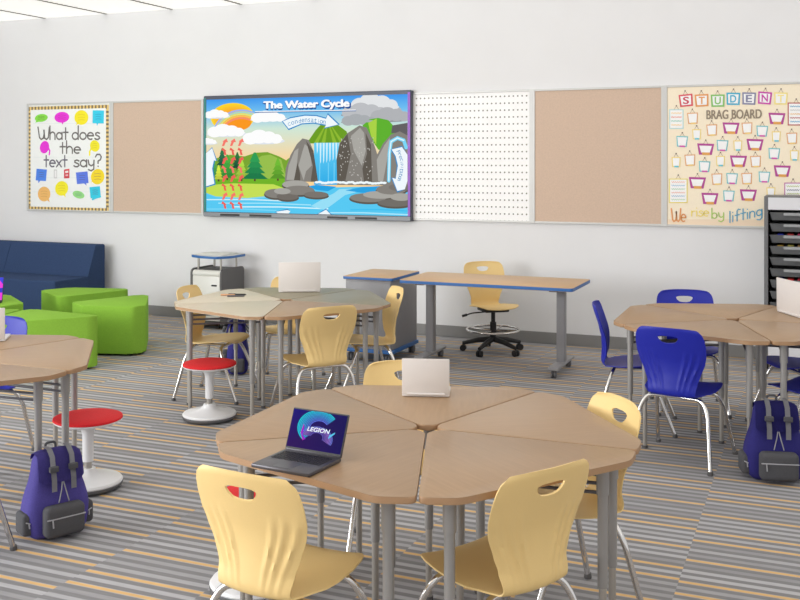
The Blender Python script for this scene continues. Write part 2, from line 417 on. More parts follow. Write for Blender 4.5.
A.poly([p6(210, 374), p6(224, 372), p6(224, 382), p6(210, 383)], (250, 240, 240), 4); A.poly([p6(211, 390), p6(223, 389), p6(223, 397), p6(211, 398)], (240, 190, 196), 4)
A.poly([p6(157, 367), p6(172, 367), p6(172, 408), p6(157, 408)], (214, 214, 214), 3); A.poly([p6(161, 372), p6(169, 372), p6(169, 402), p6(161, 402)], (244, 244, 244), 4)
# thin round handwriting: strokes in a 1 x 1 em box, y down from cap height
def arc(cx, cy, rx, ry, a0, a1, n=12): return [(cx + rx * math.cos(math.radians(a0 + (a1 - a0) * i / n)), cy + ry * math.sin(math.radians(a0 + (a1 - a0) * i / n))) for i in range(n + 1)]
GL = {
 'W': (.95, [[(0, 0), (.12, .85), (.25, 1), (.42, .9), (.47, .2), (.52, .9), (.68, 1), (.82, .85), (.9, 0)]]),
 'h': (.52, [[(0, -.1), (0, 1)], [(0, .7)] + arc(.2, .7, .2, .3, 180, 360) + [(.4, 1)]]),
 'a': (.55, [arc(.22, .72, .22, .28, 0, 360), [(.44, .42), (.44, 1)]]),
 't': (.45, [[(.17, .05), (.17, 1)], [(0, .42), (.36, .42)]]),
 'd': (.56, [arc(.22, .72, .22, .28, 0, 360), [(.44, -.1), (.44, 1)]]),
 'o': (.56, [arc(.23, .72, .23, .28, 0, 360)]),
 'e': (.54, [[(.02, .7), (.43, .7)] + arc(.22, .72, .22, .28, -5, -300)]),
 's': (.44, [[(.34, .5), (.2, .43), (.06, .5), (.06, .62), (.3, .76), (.35, .88), (.24, 1), (.08, .99), (.0, .92)]]),
 'x': (.48, [[(0, .45), (.38, 1)], [(.38, .45), (0, 1)]]),
 'y': (.5, [[(0, .45), (.05, .8), (.2, .92), (.38, .8), (.4, .45)], [(.4, .45), (.38, 1.2), (.2, 1.35), (.02, 1.25)]]),
 '?': (.5, [[(0, .15), (.1, -.05), (.3, -.05), (.4, .15), (.34, .4), (.18, .52), (.18, .72)], [(.18, .96), (.185, .97)]]),
 'l': (.2, [[(.03, 0), (.03, 1)]]), 'i': (.22, [[(.04, .45), (.04, 1)], [(.04, .16), (.045, .17)]]),
 'f': (.42, [[(.38, .05), (.24, -.03), (.14, .12), (.14, 1)], [(0, .48), (.32, .48)]]),
 'n': (.5, [[(0, .45), (0, 1)], [(0, .68)] + arc(.18, .68, .18, .24, 180, 360) + [(.36, 1)]]),
 'g': (.52, [arc(.2, .7, .2, .25, 0, 360), [(.4, .45), (.4, 1.2), (.25, 1.35), (.04, 1.27)]]),
 'b': (.52, [[(0, 0), (0, 1)], arc(.2, .74, .2, .26, 0, 360)]),
 'r': (.4, [[(0, .45), (0, 1)], [(0, .68), (.1, .5), (.3, .46)]]), ' ': (.35, []),
}
def hand(art, s, x0, x1, ytop, ybot, f, w, col, layer, slope=0.0):
    tot = sum(GL[c][0] for c in s) - .1; sx = (x1 - x0) / tot; x = 0
    for c in s:
        for st in GL[c][1]:
            art.stroke([f(x0 + (x + a) * sx, ytop + b * (ybot - ytop) + slope * (x + a) * sx) for a, b in st], w, col, layer)
        x += GL[c][0]
ink = (112, 108, 106)
hand(A, 'What', 84, 222, 172, 228, p6, 0.017, ink, 5); hand(A, 'does', 242, 368, 172, 228, p6, 0.017, ink, 5)
hand(A, 'the', 186, 280, 240, 292, p6, 0.017, ink, 5)
hand(A, 'text', 112, 218, 300, 354, p6, 0.017, (112, 110, 122), 5); hand(A, 'say?', 250, 376, 300, 354, p6, 0.017, ink, 5)
A.build('printed_picture', M_poster, poster, PW)

# --- brag board
def P4(zx, zy): return on_wall(650 + zx / 3.747, 70 + zy / 3.75, PY)
p4 = local(P4, brag)
A = Art()
def tilt_frame(cx, cy, w, h, col, th=5, flare=0.0, foot=None, hang=True, rot=0.0):
    c, s = math.cos(rot), math.sin(rot)
    def q(a, b): return p4(cx + a * c - b * s, cy + a * s + b * c)
    A.poly([q(-w / 2 - flare, -h / 2), q(w / 2 + flare, -h / 2), q(w / 2 - flare, h / 2), q(-w / 2 + flare, h / 2)], col, 1)
    A.poly([q(-w / 2 - flare + th, -h / 2 + th), q(w / 2 + flare - th, -h / 2 + th), q(w / 2 - flare - th, h / 2 - th), q(-w / 2 + flare + th, h / 2 - th)], (252, 252, 252), 2)
    if foot: A.poly([q(-w * .22, h / 2 - th - 1), q(w * .3, h / 2 - th - 1), q(w * .3, h / 2 + 1), q(-w * .22, h / 2 + 1)], foot, 3)
    if hang:
        A.stroke([q(-8, -h / 2), q(0, -h / 2 - 13), q(8, -h / 2)], 0.0035, (176, 158, 140), 1); A.ell(*q(0, -h / 2 - 13), .006, .006, (120, 100, 96), 2, n=8)
MG, OR, TE, YE = (184, 74, 152), (228, 172, 120), (120, 196, 204), (246, 222, 140)
for x, y in ((303, 218), (475, 182), (208, 297), (393, 280), (331, 342), (495, 379), (177, 423), (224, 482), (368, 469)): tilt_frame(x, y, 56, 42, MG, 8, 4, (232, 170, 90), rot=.03)
for x, y in ((160, 181), (232, 225), (364, 218), (532, 256), (150, 338), (396, 343), (251, 409), (363, 407)): tilt_frame(x, y, 38, 42, OR, 4, 1.5, (248, 214, 130), rot=-.04)
for x, y in ((420, 229), (120, 268), (271, 283), (465, 313), (204, 362), (307, 407), (428, 401), (295, 472)): tilt_frame(x, y, 40, 40, TE, 4, 2, (214, 92, 180), rot=.04)
for x, y in ((175, 241), (473, 249), (329, 283), (541, 320), (98, 345), (264, 341), (453, 459)): tilt_frame(x, y, 32, 38, YE, 4, 1, (110, 200, 214), rot=.0)
def card(cx, cy, w, h, col, words, inks):
    tilt_frame(cx, cy, w, h, col, 4, 0, None, True)
    for i in range(words):
        y = cy - h / 2 + (i + 1) * h / (words + 1); c = inks[i % len(inks)]
        pts = [p4(cx - w * .36 + w * .72 * k / 14, y + (2.2 if k % 2 else -2.2)) for k in range(15)]
        A.stroke(pts, 0.004, c, 3)
card(99, 184, 54, 74, (196, 226, 226), 4, [(250, 214, 150), (236, 150, 130), (150, 210, 190)])
card(106, 453, 70, 92, (238, 222, 120), 6, [(236, 170, 150), (150, 190, 220), (170, 210, 170)])
card(548, 165, 64, 86, (188, 70, 70), 5, [(90, 170, 210), (200, 200, 200), (240, 190, 120), (178, 40, 60)])
card(536, 450, 66, 56, (198, 120, 176), 3, [(190, 200, 120), (120, 120, 150)])
for ch, x, y, c, r in (('S', 135, 114, (222, 84, 96), -.1), ('T', 194, 114, (232, 160, 96), -.05), ('U', 254, 115, (134, 196, 106), -.02), ('D', 312, 108, (72, 178, 212), .02), ('E', 371, 107, (140, 142, 172), .03), ('N', 430, 105, (206, 70, 176), .08), ('T', 490, 107, (248, 230, 150), .03)):
    tilt_frame(x, y, 50, 46, c, 6, 1, rot=r)
    A.text(ch, *p4(x, y), 0.062, (204, 64, 90) if ch == 'S' else c, 4, w=.05, bold=.02)
for q in (-.0015, .0015): A.text('BRAG BOARD', p4(314, 166)[0] + q, p4(314, 166)[1], 0.078, (150, 136, 118), 3, w=0.44, bold=.01)
hand(A, 'We', 80, 134, 520, 568, p4, .011, (232, 158, 98), 3)
hand(A, 'rise', 156, 220, 512, 548, p4, .009, (246, 226, 120), 3)
hand(A, 'by', 232, 276, 518, 556, p4, .009, (176, 208, 110), 3)
hand(A, 'lifting', 298, 420, 530, 572, p4, .009, (92, 168, 204), 3, slope=-.22)
A.poly([p4(66, 560), p4(560, 560), p4(560, 584), p4(66, 584)], (246, 224, 196), 0.4)
A.build('printed_picture', M_poster, brag, PW)

# ---------------------------------------------------------------- the big screen
SY = WY - 0.075
sx0 = on_wall(203.5, 150, SY)[0]; sx1 = on_wall(411.0, 150, SY)[0]; sz1 = on_wall(300, 93.2, SY)[1]; sz0 = on_wall(300, 218.8, SY)[1]
scr = thing('wall_display', 'large flat display on the back wall showing the water cycle', 'screen', ((sx0 + sx1) / 2, WY, sz0))
W2 = (sx1 - sx0) / 2; HH = sz1 - sz0
bm = NB(); box(bm, -W2, W2, -.075, -.001, 0, HH, .008); obj('bezel', bm, M_bezel, scr)
bm = NB(); box(bm, -W2 + .005, W2 - .005, -.084, -.07, .004, .044, .004); obj('speaker_bar', bm, M_grille, scr)
for a, b in ((-.82, -.62), (-.52, -.3), (.24, .43), (.5, .7)):
    bm = NB(); box(bm, W2 * a, W2 * b, -.087, -.08, .012, .032, .002); obj('speaker_grille', bm, M_black, scr)
bm = NB(); box(bm, -W2 + .006, -W2 + .03, -.0775, -.07, .05, HH - .02); obj('edge_trim', bm, mat('teal_trim', (24, 128, 120), .4), scr)
bm = NB(); box(bm, W2 - .034, W2 - .008, -.0775, -.07, .05, HH - .02); obj('edge_trim', bm, mat('purple_trim', (140, 70, 190), .4), scr)
def P2(zx, zy): return on_wall(190 + zx / 3.478, 80 + zy / 3.478, SY)
def s(zx, zy): return (P2(zx, 260)[0] - scr.location.x, HH - .036 - (zy - 62) / 406 * (HH - .036 - .048))
A = Art()
def clampy(zx, zy): return s(min(max(zx, 54), 758), min(max(zy, 63), 467))
def pol(pts, c, l): A.poly([clampy(*p) for p in pts], c, l)
def pe(x, y, rx, ry, c, l, rot=0):
    pol([(x + rx * math.cos(t) * math.cos(rot) - ry * math.sin(t) * math.sin(rot), y + rx * math.cos(t) * math.sin(rot) + ry * math.sin(t) * math.cos(rot)) for t in [2 * PI * k / 28 for k in range(28)]], c, l)
def band(y0, y1, c0, c1, l, x0=57, x1=757): A.poly([clampy(x0, y0), clampy(x1, y0), clampy(x1, y1), clampy(x0, y1)], [c0, c0, c1, c1], l)
band(62, 110, (58, 150, 238), (110, 190, 240), 0); band(110, 170, (110, 190, 240), (206, 230, 214), 0); band(170, 290, (206, 230, 214), (250, 212, 150), 0); band(290, 470, (250, 212, 150), (250, 212, 150), 0)
# sun, rainbow, clouds
for k in range(10): pe(148 + k * 1.5, 128 + k * 2, 76 - k * 3.6, 51 - k * 2.6, (252, 214 - k * 8, 40), 1 + k * .2)
pe(165, 150, 48, 26, (250, 150, 20), 3.2)
def stroke(pts, w, c, l): A.stroke([clampy(*p) for p in pts], w, c, l)
for k, c in enumerate(((150, 180, 240), (160, 220, 200), (220, 232, 120), (250, 190, 90), (246, 140, 110))):
    stroke([(178 + (98 - k * 7) * math.cos(a), 196 + (92 - k * 7) * math.sin(a)) for a in [PI * 1.04 + i * PI * .6 / 14 for i in range(15)]], .017, c, 4 + k * .1)
def cloud(cx, cy, w, h, c1=(252, 252, 252), c2=(222, 228, 236), l=6):
    pe(cx, cy + h * .25, w * .5, h * .3, c2, l)
    for a, b, r in ((-.3, 0, .2), (-.1, -.18, .24), (.12, -.1, .2), (.3, .05, .15)): pe(cx + a * w, cy + b * h, r * w * .9, r * w * .55 + h * .12, c1, l + .3)
    pe(cx, cy + h * .12, w * .46, h * .22, c1, l + .6)
cloud(95, 118, 90, 26); cloud(128, 180, 140, 34); cloud(275, 132, 130, 26); cloud(255, 205, 150, 38)
cloud(66, 215, 60, 20); cloud(645, 98, 180, 60, (226, 228, 230), (176, 180, 186)); cloud(610, 120, 170, 34, (188, 190, 194), (150, 154, 160), 8); cloud(700, 135, 150, 36, (176, 178, 182), (146, 150, 156), 9); cloud(590, 148, 130, 20, (168, 172, 176), (146, 150, 156), 9.5)
# hills and meadow
pol([(57, 300), (90, 275), (140, 262), (190, 268), (230, 255), (270, 253), (310, 268), (335, 282), (360, 262), (380, 262), (380, 380), (57, 380)], (118, 164, 44), 10)
pol([(200, 300), (250, 266), (280, 262), (318, 280), (340, 360), (200, 360)], (150, 190, 74), 10.5)
pol([(57, 352), (380, 344), (380, 400), (57, 400)], (110, 178, 34), 11)
pol([(57, 372), (150, 364), (290, 366), (330, 380), (290, 405), (200, 416), (90, 412), (57, 400)], (196, 222, 84), 11.5)
def fir(x, yb, w, h, c, l):
    for k in range(4):
        f = 1 - k * .2; yy = yb - h * k * .22
        pol([(x - w * f / 2, yy), (x + w * f / 2, yy), (x + w * .04, yy - h * .36), (x - w * .04, yy - h * .36)], (max(0, c[0] + k * 8), min(255, c[1] + k * 12), max(0, c[2] + k * 4)), l + k * .1)
    pol([(x - 3, yb), (x + 3, yb), (x + 3, yb + 8), (x - 3, yb + 8)], (90, 60, 40), l)
fir(112, 300, 40, 60, (16, 84, 62), 12); fir(165, 310, 44, 56, (14, 78, 50), 12); fir(78, 340, 60, 72, (60, 140, 70), 12.5); fir(130, 345, 70, 82, (44, 138, 52), 13)
fir(180, 348, 52, 70, (150, 184, 60), 13.5); fir(226, 348, 92, 92, (16, 120, 70), 14); fir(306, 346, 56, 70, (86, 150, 36), 12.6); fir(100, 350, 34, 50, (190, 200, 60), 14.5); fir(72, 362, 44, 44, (90, 160, 60), 13)
# water
band(398, 430, (70, 196, 240), (150, 222, 246), 11.2); 
pol([(57, 404), (90, 414), (200, 420), (300, 412), (340, 380), (757, 366), (757, 470), (57, 470)], (84, 200, 242), 15)
for y, x0, x1, c in ((424, 60, 350, (206, 240, 250)), (436, 100, 420, (160, 226, 248)), (448, 150, 480, (214, 244, 252)), (458, 60, 300, (120, 214, 246)), (462, 450, 757, (170, 230, 250)), (450, 560, 757, (60, 190, 240))): stroke([(x0, y), ((x0 + x1) / 2, y - 3), (x1, y)], .012, c, 15.4)
pol([(520, 380), (560, 378), (600, 384), (540, 400), (500, 430), (470, 452), (420, 440), (470, 410), (500, 395)], (150, 222, 246), 15.6)
pol([(440, 366), (510, 372), (480, 388), (440, 384), (410, 372)], (30, 160, 226), 15.7); pol([(600, 372), (700, 366), (690, 392), (600, 392), (540, 384)], (34, 160, 226), 15.7)
# green peaks
pol([(406, 224), (436, 180), (462, 152), (480, 140), (500, 150), (545, 184), (560, 224)], (104, 156, 26), 10)
for x in (440, 465, 505, 530): pol([(480, 146), (x - 8, 222), (x + 6, 222)], (140, 184, 44), 10.4)
pol([(600, 165), (625, 144), (655, 140), (690, 148), (720, 180), (700, 260), (655, 246)], (92, 176, 42), 10); pol([(620, 156), (650, 142), (648, 230), (630, 200)], (168, 210, 66), 10.5)
# waterfalls
band(222, 366, (96, 206, 246), (36, 170, 230), 16, 432, 528)
for x in range(440, 524, 11): pol([(x, 222), (x + 7, 222), (x + 5, 250 + (x * 7) % 40), (x + 2, 260 + (x * 7) % 40)], (206, 240, 252), 16.3); 
for x in (450, 480, 500): pol([(x, 290), (x + 4, 290), (x + 3, 362), (x, 362)], (110, 206, 244), 16.3)
# rocks
RK, RL, RD = (132, 128, 122), (168, 166, 160), (92, 86, 78)
pol([(330, 356), (334, 310), (350, 264), (372, 226), (392, 206), (414, 212), (430, 250), (446, 356)], RK, 17)
pol([(336, 350), (344, 300), (364, 250), (378, 240), (372, 300), (376, 350)], RL, 17.3); pol([(378, 300), (392, 250), (400, 226), (416, 240), (424, 300), (404, 320), (396, 352)], RL, 17.4)
pol([(404, 214), (430, 250), (446, 356), (420, 356), (428, 300)], RD, 17.5); pol([(362, 352), (374, 290), (384, 330), (384, 352)], RD, 17.5)
pol([(512, 356), (510, 280), (520, 225), (548, 190), (590, 164), (615, 172), (636, 215), (652, 262), (672, 226), (700, 196), (730, 186), (757, 200), (757, 366), (512, 366)], RK, 17)
pol([(512, 356), (510, 280), (522, 225), (548, 192), (560, 260), (540, 356)], RD, 17.3); pol([(560, 200), (592, 172), (606, 190), (612, 250), (598, 300), (570, 250)], RL, 17.4)
pol([(612, 190), (630, 230), (634, 356), (606, 356), (600, 310), (616, 260)], RD, 17.5); pol([(655, 352), (650, 280), (676, 232), (696, 206), (686, 280), (672, 352)], RL, 17.4)
for k in range(70):
    x = 520 + random.random() * 120; y = 200 + random.random() * 150; pe(x, y, 1.6, 2.2, (190, 188, 182), 17.7)
pol([(704, 166), (757, 158), (757, 204), (730, 190), (700, 192)], (96, 94, 96), 16.5)
# small fall on the right
stroke([(692, 350), (694, 260), (700, 220), (722, 208), (744, 216), (752, 240)], .035, (120, 214, 248), 18); stroke([(692, 350), (694, 260), (700, 220), (722, 208), (744, 216)], .012, (224, 246, 254), 18.3)
# foam and boulders
for k in range(24): pe(442 + k * 10.2, 356 + random.random() * 4, 8, 4, (240, 250, 254), 18.5)
for cx, cy, rx, ry, c in ((300, 398, 42, 18, RK), (340, 408, 40, 14, (112, 106, 100)), (368, 366, 48, 16, RL), (380, 386, 56, 18, RK), (440, 400, 44, 12, (120, 114, 108)), (322, 390, 30, 12, RL), (620, 408, 66, 17, RK), (660, 398, 60, 14, RL), (700, 380, 54, 18, RK), (730, 372, 40, 14, (120, 116, 110)), (712, 424, 60, 14, (112, 108, 102)), (735, 404, 40, 14, RL)):
    pe(cx, cy + 5, rx, ry, RD, 19); pe(cx, cy, rx * .96, ry * .9, c, 19.4)
# red arrows rising from the water
for cx in (121, 149, 177):
    for k in range(8):
        y = 218 + k * 32; d = 7 if k % 2 == 0 else -7
        pol([(cx - 5 - d * .6, y + 13), (cx + 3 - d * .6, y + 13), (cx + 4 + d * .1, y - 1), (cx + 10 + d * .3, y - 1), (cx + d, y - 14), (cx - 9 + d * .3, y - 4), (cx - 4, y - 3)], (236, 96, 84) if k % 3 else (246, 118, 104), 21)
# white arrows
WA, BL = (240, 248, 252), (40, 136, 200)
for g, c, l in ((4, BL, 22), (0, WA, 22.5)):
    pol([(324 - g, 146), (350, 136 - g), (400, 128 - g), (440, 130 - g), (474, 140 - g), (480, 126 - g * 1.5), (516 + g * 1.6, 160), (470 - g, 170 + g), (474, 160 + g), (430, 152 + g), (390, 154 + g), (344, 172 + g * 1.3)], c, l)
    pol([(57, 256), (78, 238 - g), (92 + g, 284), (84 + g, 282), (78 + g, 312), (86 + g, 366 + g), (57, 376 + g)], c, l)
    pol([(702 - g, 246), (738, 238 - g), (757, 264), (757, 350), (748, 378), (722, 384 + g * 1.4), (704 - g, 340), (716, 344 - g), (724 - g, 300), (716 - g, 268)], c, l)
    pol([(300 - g, 462), (340, 455 - g), (350, 459), (344, 467), (306, 467)], c, l); pol([(446 - g, 467), (474, 451 - g), (490 + g, 467)], c, l)
def path_text(txt, pts, size, c, l):
    n = len(txt)
    for i, ch in enumerate(txt):
        f = i / (n - 1) * (len(pts) - 1); k = min(int(f), len(pts) - 2); t = f - k
        a, b = clampy(*pts[k]), clampy(*pts[k + 1])
        A.text(ch, a[0] + (b[0] - a[0]) * t, a[1] + (b[1] - a[1]) * t, size * (1.3 if ch in 'tdlP' else 1), c, l, rot=math.atan2(b[1] - a[1], b[0] - a[0]))
path_text('Condensation', [(346, 156), (380, 146), (410, 143), (440, 146), (468, 152)], .034, (84, 150, 200), 23)
path_text('Precipitation', [(726, 254), (736, 280), (738, 305), (734, 330), (728, 346)], .03, (84, 150, 200), 23)
x_, z_ = s(403, 92)
for dx, dz in ((.012, -.012), (.008, -.016), (.014, -.004), (-.004, -.01)): A.text('The Water Cycle', x_ + dx, z_ + dz, .098, (16, 76, 150), 22, w=.97, bold=.012)
for dx, dz in ((0, 0), (.006, 0), (-.006, 0), (0, .005)): A.text('The Water Cycle', x_ + dx, z_ + dz, .093, (255, 255, 255), 23, w=.955, bold=.012)
stroke([(228, 112), (577, 114)], .012, (30, 90, 160), 22); stroke([(228, 110), (577, 112)], .008, (255, 255, 255), 23)
A.build('display_picture', M_screen, scr, Matrix.Translation((0, -.0762, 0)) @ WALLM)

# ---------------------------------------------------------------- desks
RT = math.radians(1.2); TZ = 0.70
def make_desk(m, mirror):
    t = thing('student_desk', '-', 'desk')
    k = math.radians(36) ; g = .0035
    def pp(r, a, inset=0.0):
        p = Vector((r * math.cos(a), r * math.sin(a)))
        return (p.x, p.y)
    k2 = math.radians(26.5)
    sg = g / math.sin(k)
    base = [(.045 * math.cos(k) + sg, -.045 * math.sin(k)), (.730 * math.cos(k) + sg, -.730 * math.sin(k)), (.744 * math.cos(k2), -.744 * math.sin(k2)),
            (.744 * math.cos(k2), .744 * math.sin(k2)), (.730 * math.cos(k) + sg, .730 * math.sin(k)), (.045 * math.cos(k) + sg, .045 * math.sin(k))]
    poly = round_poly(base, [.02, .022, .03, .03, .022, .02])
    bm = NB(); prism(bm, poly, TZ - .021, TZ, .0055, 3, side_mat=1); obj('tabletop', bm, [m, M_edge], t, smooth=50)
    pos = []
    for a, r in ((-28, .645), (28, .645), (0, .20)):
        x, y = r * math.cos(math.radians(a)), r * math.sin(math.radians(a)); pos.append((x, y))
        bm = NB(); cyl(bm, (x, y, .27), .0165, .395, 18)
        lg = obj('leg', bm, M_greytube, t, smooth=40)
        bm = NB(); cyl(bm, (x, y, .57), .0205, .1, 18); obj('collar', bm, M_greytube, lg, smooth=40)
        bm = NB(); cyl(bm, (x, y, .012), .0125, .27, 16); obj('lower_tube', bm, M_silver, lg, smooth=40)
        bm = NB(); cyl(bm, (x, y, 0.0), .016, .016, 14); obj('glide', bm, M_glide, lg, smooth=40)
    pr, pb = (pos[1], pos[0]) if mirror else (pos[0], pos[1])
    for dz in (.605, .575):
        bm = NB(); tube(bm, [(pr[0], pr[1], dz), (pos[2][0], pos[2][1], dz)], .006, 8); obj('rail', bm, M_dark, t, smooth=40)
    q = [pb[i] + (pos[2][i] - pb[i]) * .30 for i in (0, 1)]
    bm = NB(); tube(bm, [(pb[0], pb[1], .59), (q[0], q[1], .682)], .007, 8); obj('brace', bm, M_dark, t, smooth=40)
    return t
PROTO = {'wood': M_wood, 'olive': M_olive, 'cream': M_cream}; made = {}
def desk(kind, c, i, label, group):
    rz = RT + math.radians(36 + 72 * i); loc = (c[0], c[1], 0)
    key = (kind, i in (2, 4))
    if key not in made:
        made[key] = make_desk(PROTO[kind], key[1]); o = made[key]; o.location = loc; o.rotation_euler = (0, 0, rz); o['label'] = label; o['group'] = group; return o
    return dup(made[key], loc, rz, label, group)
CF, CM, CR, CL = (-1.296, 3.315), (-3.384, 5.99), (-.486, 6.305), (-3.885, 3.581)
G = 'wedge desks pushed together in rings'
desk('wood', CF, 0, 'wooden wedge desk at right rear of the nearest ring, yellow chair at its right', G)
desk('wood', CF, 1, 'wooden wedge desk in the nearest ring carrying the small silver laptop', G)
desk('wood', CF, 2, 'wooden wedge desk in the nearest ring, on its left behind the open black laptop', G)
desk('wood', CF, 3, 'wooden wedge desk in the nearest ring carrying the open black laptop', G)
desk('wood', CF, 4, 'wooden wedge desk at front right of the nearest ring, nothing on it', G)
desk('olive', CM, 0, 'grey-tan wedge desk at the right rear of the middle ring, before the blue-edged cabinet', G)
desk('olive', CM, 1, 'wedge desk at back of the middle ring under the silver laptop', G)
desk('cream', CM, 2, 'pale cream wedge desk with black pens, left rear of middle ring', G)
desk('cream', CM, 3, 'pale cream wedge desk with empty top over the middle red stool', G)
desk('wood', CM, 4, 'wooden wedge desk in middle ring, tucked over a yellow chair seen from behind', G)
desk('wood', CR, 0, 'wooden wedge desk in the right ring under the silver laptop', G)
desk('wood', CR, 1, 'wooden wedge desk at the back of the right ring, blue chair behind it', G)
desk('wood', CR, 2, 'wooden wedge desk forming the left end of the right ring', G)
desk('wood', CR, 3, 'wooden wedge desk at front left of the right ring, blue chair before it', G)
desk('wood', CR, 4, 'wooden wedge desk at front right of the right ring, above the blue backpack', G)
desk('wood', CL, 0, 'wooden wedge desk pointing right from the left ring, beside the left red stool', G)
desk('wood', CL, 1, 'wooden wedge desk at back of left ring, carrying a silver laptop', G)
desk('wood', CL, 4, 'wooden wedge desk nearest the camera in the left ring, above the violet backpack', G)

# ---------------------------------------------------------------- chair shell
PROF = [(-.266, .760), (-.265, .747), (-.250, .70), (-.226, .63), (-.208, .57), (-.202, .51), (-.205, .455), (-.209, .412), (-.200, .388), (-.17, .380), (-.08, .385), (-.01, .392), (.06, .399), (.12, .402), (.16, .397), (.178, .386)]
def catmull(P, n):
    out = []
    Q = [P[0]] + P + [P[-1]]
    for i in range(1, len(Q) - 2):
        for j in range(8):
            t = j / 8; p0, p1, p2, p3 = Q[i - 1], Q[i], Q[i + 1], Q[i + 2]
            out.append(tuple(.5 * ((2 * b) + (-a + c) * t + (2 * a - 5 * b + 4 * c - d) * t * t + (-a + 3 * b - 3 * c + d) * t ** 3) for a, b, c, d in zip(p0, p1, p2, p3)))
    out.append(P[-1])
    L = [0]
    for a, b in zip(out, out[1:]): L.append(L[-1] + math.hypot(b[0] - a[0], b[1] - a[1]))
    return out, L
PF, PL = catmull(PROF, 8); TOT = PL[-1]
def prof(sv):
    sv = min(max(sv, 0), TOT)
    for i in range(len(PL) - 1):
        if PL[i + 1] >= sv:
            t = (sv - PL[i]) / max(PL[i + 1] - PL[i], 1e-9)
            return PF[i][0] + (PF[i + 1][0] - PF[i][0]) * t, PF[i][1] + (PF[i + 1][1] - PF[i][1]) * t
    return PF[-1]
WK = [(0, .150), (.012, .166), (.03, .178), (.06, .187), (.10, .191), (.15, .190), (.20, .179), (.26, .155), (.31, .137), (.37, .129), (.405, .138), (.45, .162), (.50, .188), (.55, .198), (.62, .200), (.68, .192), (.72, .178), (.745, .158), (.76, .13)]
def width(sv):
    f = sv * .76 / TOT
    for (a, wa), (b, wb) in zip(WK, WK[1:]):
        if f <= b + 1e-9:
            t = (f - a) / (b - a); t = t * t * (3 - 2 * t) * .3 + t * .7
            return wa + (wb - wa) * t
    return WK[-1][1]
def surf(u, sv):
    y, z = prof(sv); w = width(sv); f = sv / TOT
    back = max(0, min(1, (.58 - f) / .16)); seat = 1 - back
    x = u * w
    y += back * .030 * u * u
    z += seat * (.012 * u * u) 
    if f < .05: z -= .010 * abs(u) ** 3 * (1 - f / .05)      # top edge crowned
    return Vector((x, y, z))
def normal(u, sv):
    e = .002; du = surf(min(u + .01, 1), sv) - surf(max(u - .01, -1), sv); ds = surf(u, min(sv + e, TOT)) - surf(u, max(sv - e, 0))
    n = ds.cross(du)
    return n.normalized() if n.length > 1e-12 else Vector((0, 1, 0))
HS, HB, HA = .068, .022, .052    # handle hole: centre (arc length), half height, half width
def hole_f(x, sv):
    b = (sv - HS) / HB; a = x / (HA * (1 - .26 * b)); 
    bb = b + .35 * (1 - (x / HA) ** 2) * .5 if b < 0 else b
    return (abs(a) ** 3 + abs(b) ** 3)
def shell_bm():
    NU, NS = 40, 84; bm = NB()
    P = {}
    for j in range(NS + 1):
        for i in range(NU + 1): P[i, j] = [-1 + 2 * i / NU, TOT * j / NS]
    dead = set()
    for j in range(NS):
        for i in range(NU):
            u = -1 + 2 * (i + .5) / NU; sv = TOT * (j + .5) / NS
            if hole_f(u * width(sv), sv) < 1: dead.add((i, j))
    for j in range(NS + 1):
        for i in range(NU + 1):
            adj = [(a, b) in dead for a in (i - 1, i) for b in (j - 1, j)]
            if any(adj) and not all(adj):
                u, sv = P[i, j]; w = width(sv); x, d = u * w, sv - HS; F = hole_f(x, sv)
                k = F ** (-1 / 3); nx, ns = x * k, HS + d * k
                P[i, j] = [nx / width(ns), ns]
    fr, rr = {}, {}
    for (i, j), (u, sv) in P.items():
        adj = [(a, b) in dead for a in (i - 1, i) for b in (j - 1, j)]
        if all(adj): continue
        p = surf(u, sv); n = normal(u, sv); f = sv / TOT
        n = -n
        ridge = 0
        if .14 < f < .50:
            win = math.sin(PI * (f - .14) / .36) ** 1.0
            for c in (.42, .60, .82):
                cc = c + (.28 - f) * .5
                ridge += .0075 * math.exp(-((abs(u) - cc) / .045) ** 2)
            ridge *= win * (1 if f > .2 else (f - .14) / .06)
        edge = max(0, abs(u) - .94) / .06
        fr[i, j] = bm.verts.new(p + n * (.003 - .001 * edge)); rr[i, j] = bm.verts.new(p - n * (.004 + ridge - .001 * edge))
    alive = [(i, j) for j in range(NS) for i in range(NU) if (i, j) not in dead]; al = set(alive)
    for i, j in alive:
        bm.faces.new([fr[i, j], fr[i + 1, j], fr[i + 1, j + 1], fr[i, j + 1]]); bm.faces.new([rr[i, j], rr[i, j + 1], rr[i + 1, j + 1], rr[i + 1, j]])
        for (di, dj), (a, b) in (((0, -1), ((i, j), (i + 1, j))), ((0, 1), ((i, j + 1), (i + 1, j + 1))), ((-1, 0), ((i, j), (i, j + 1))), ((1, 0), ((i + 1, j), (i + 1, j + 1)))):
            if (i + di, j + dj) not in al: bm.faces.new([fr[a], fr[b], rr[b], rr[a]])
    return bm
def leg_path(sx, sy):
    if sy > 0: pts = [(0, .085, .368), (sx * .155, .085, .366), (sx * .190, .115, .30), (sx * .222, .232, .010)]
    else: pts = [(0, -.125, .366), (sx * .150, -.135, .364), (sx * .186, -.16, .30), (sx * .222, -.232, .010)]
    return smooth_path(pts, .06, 6)
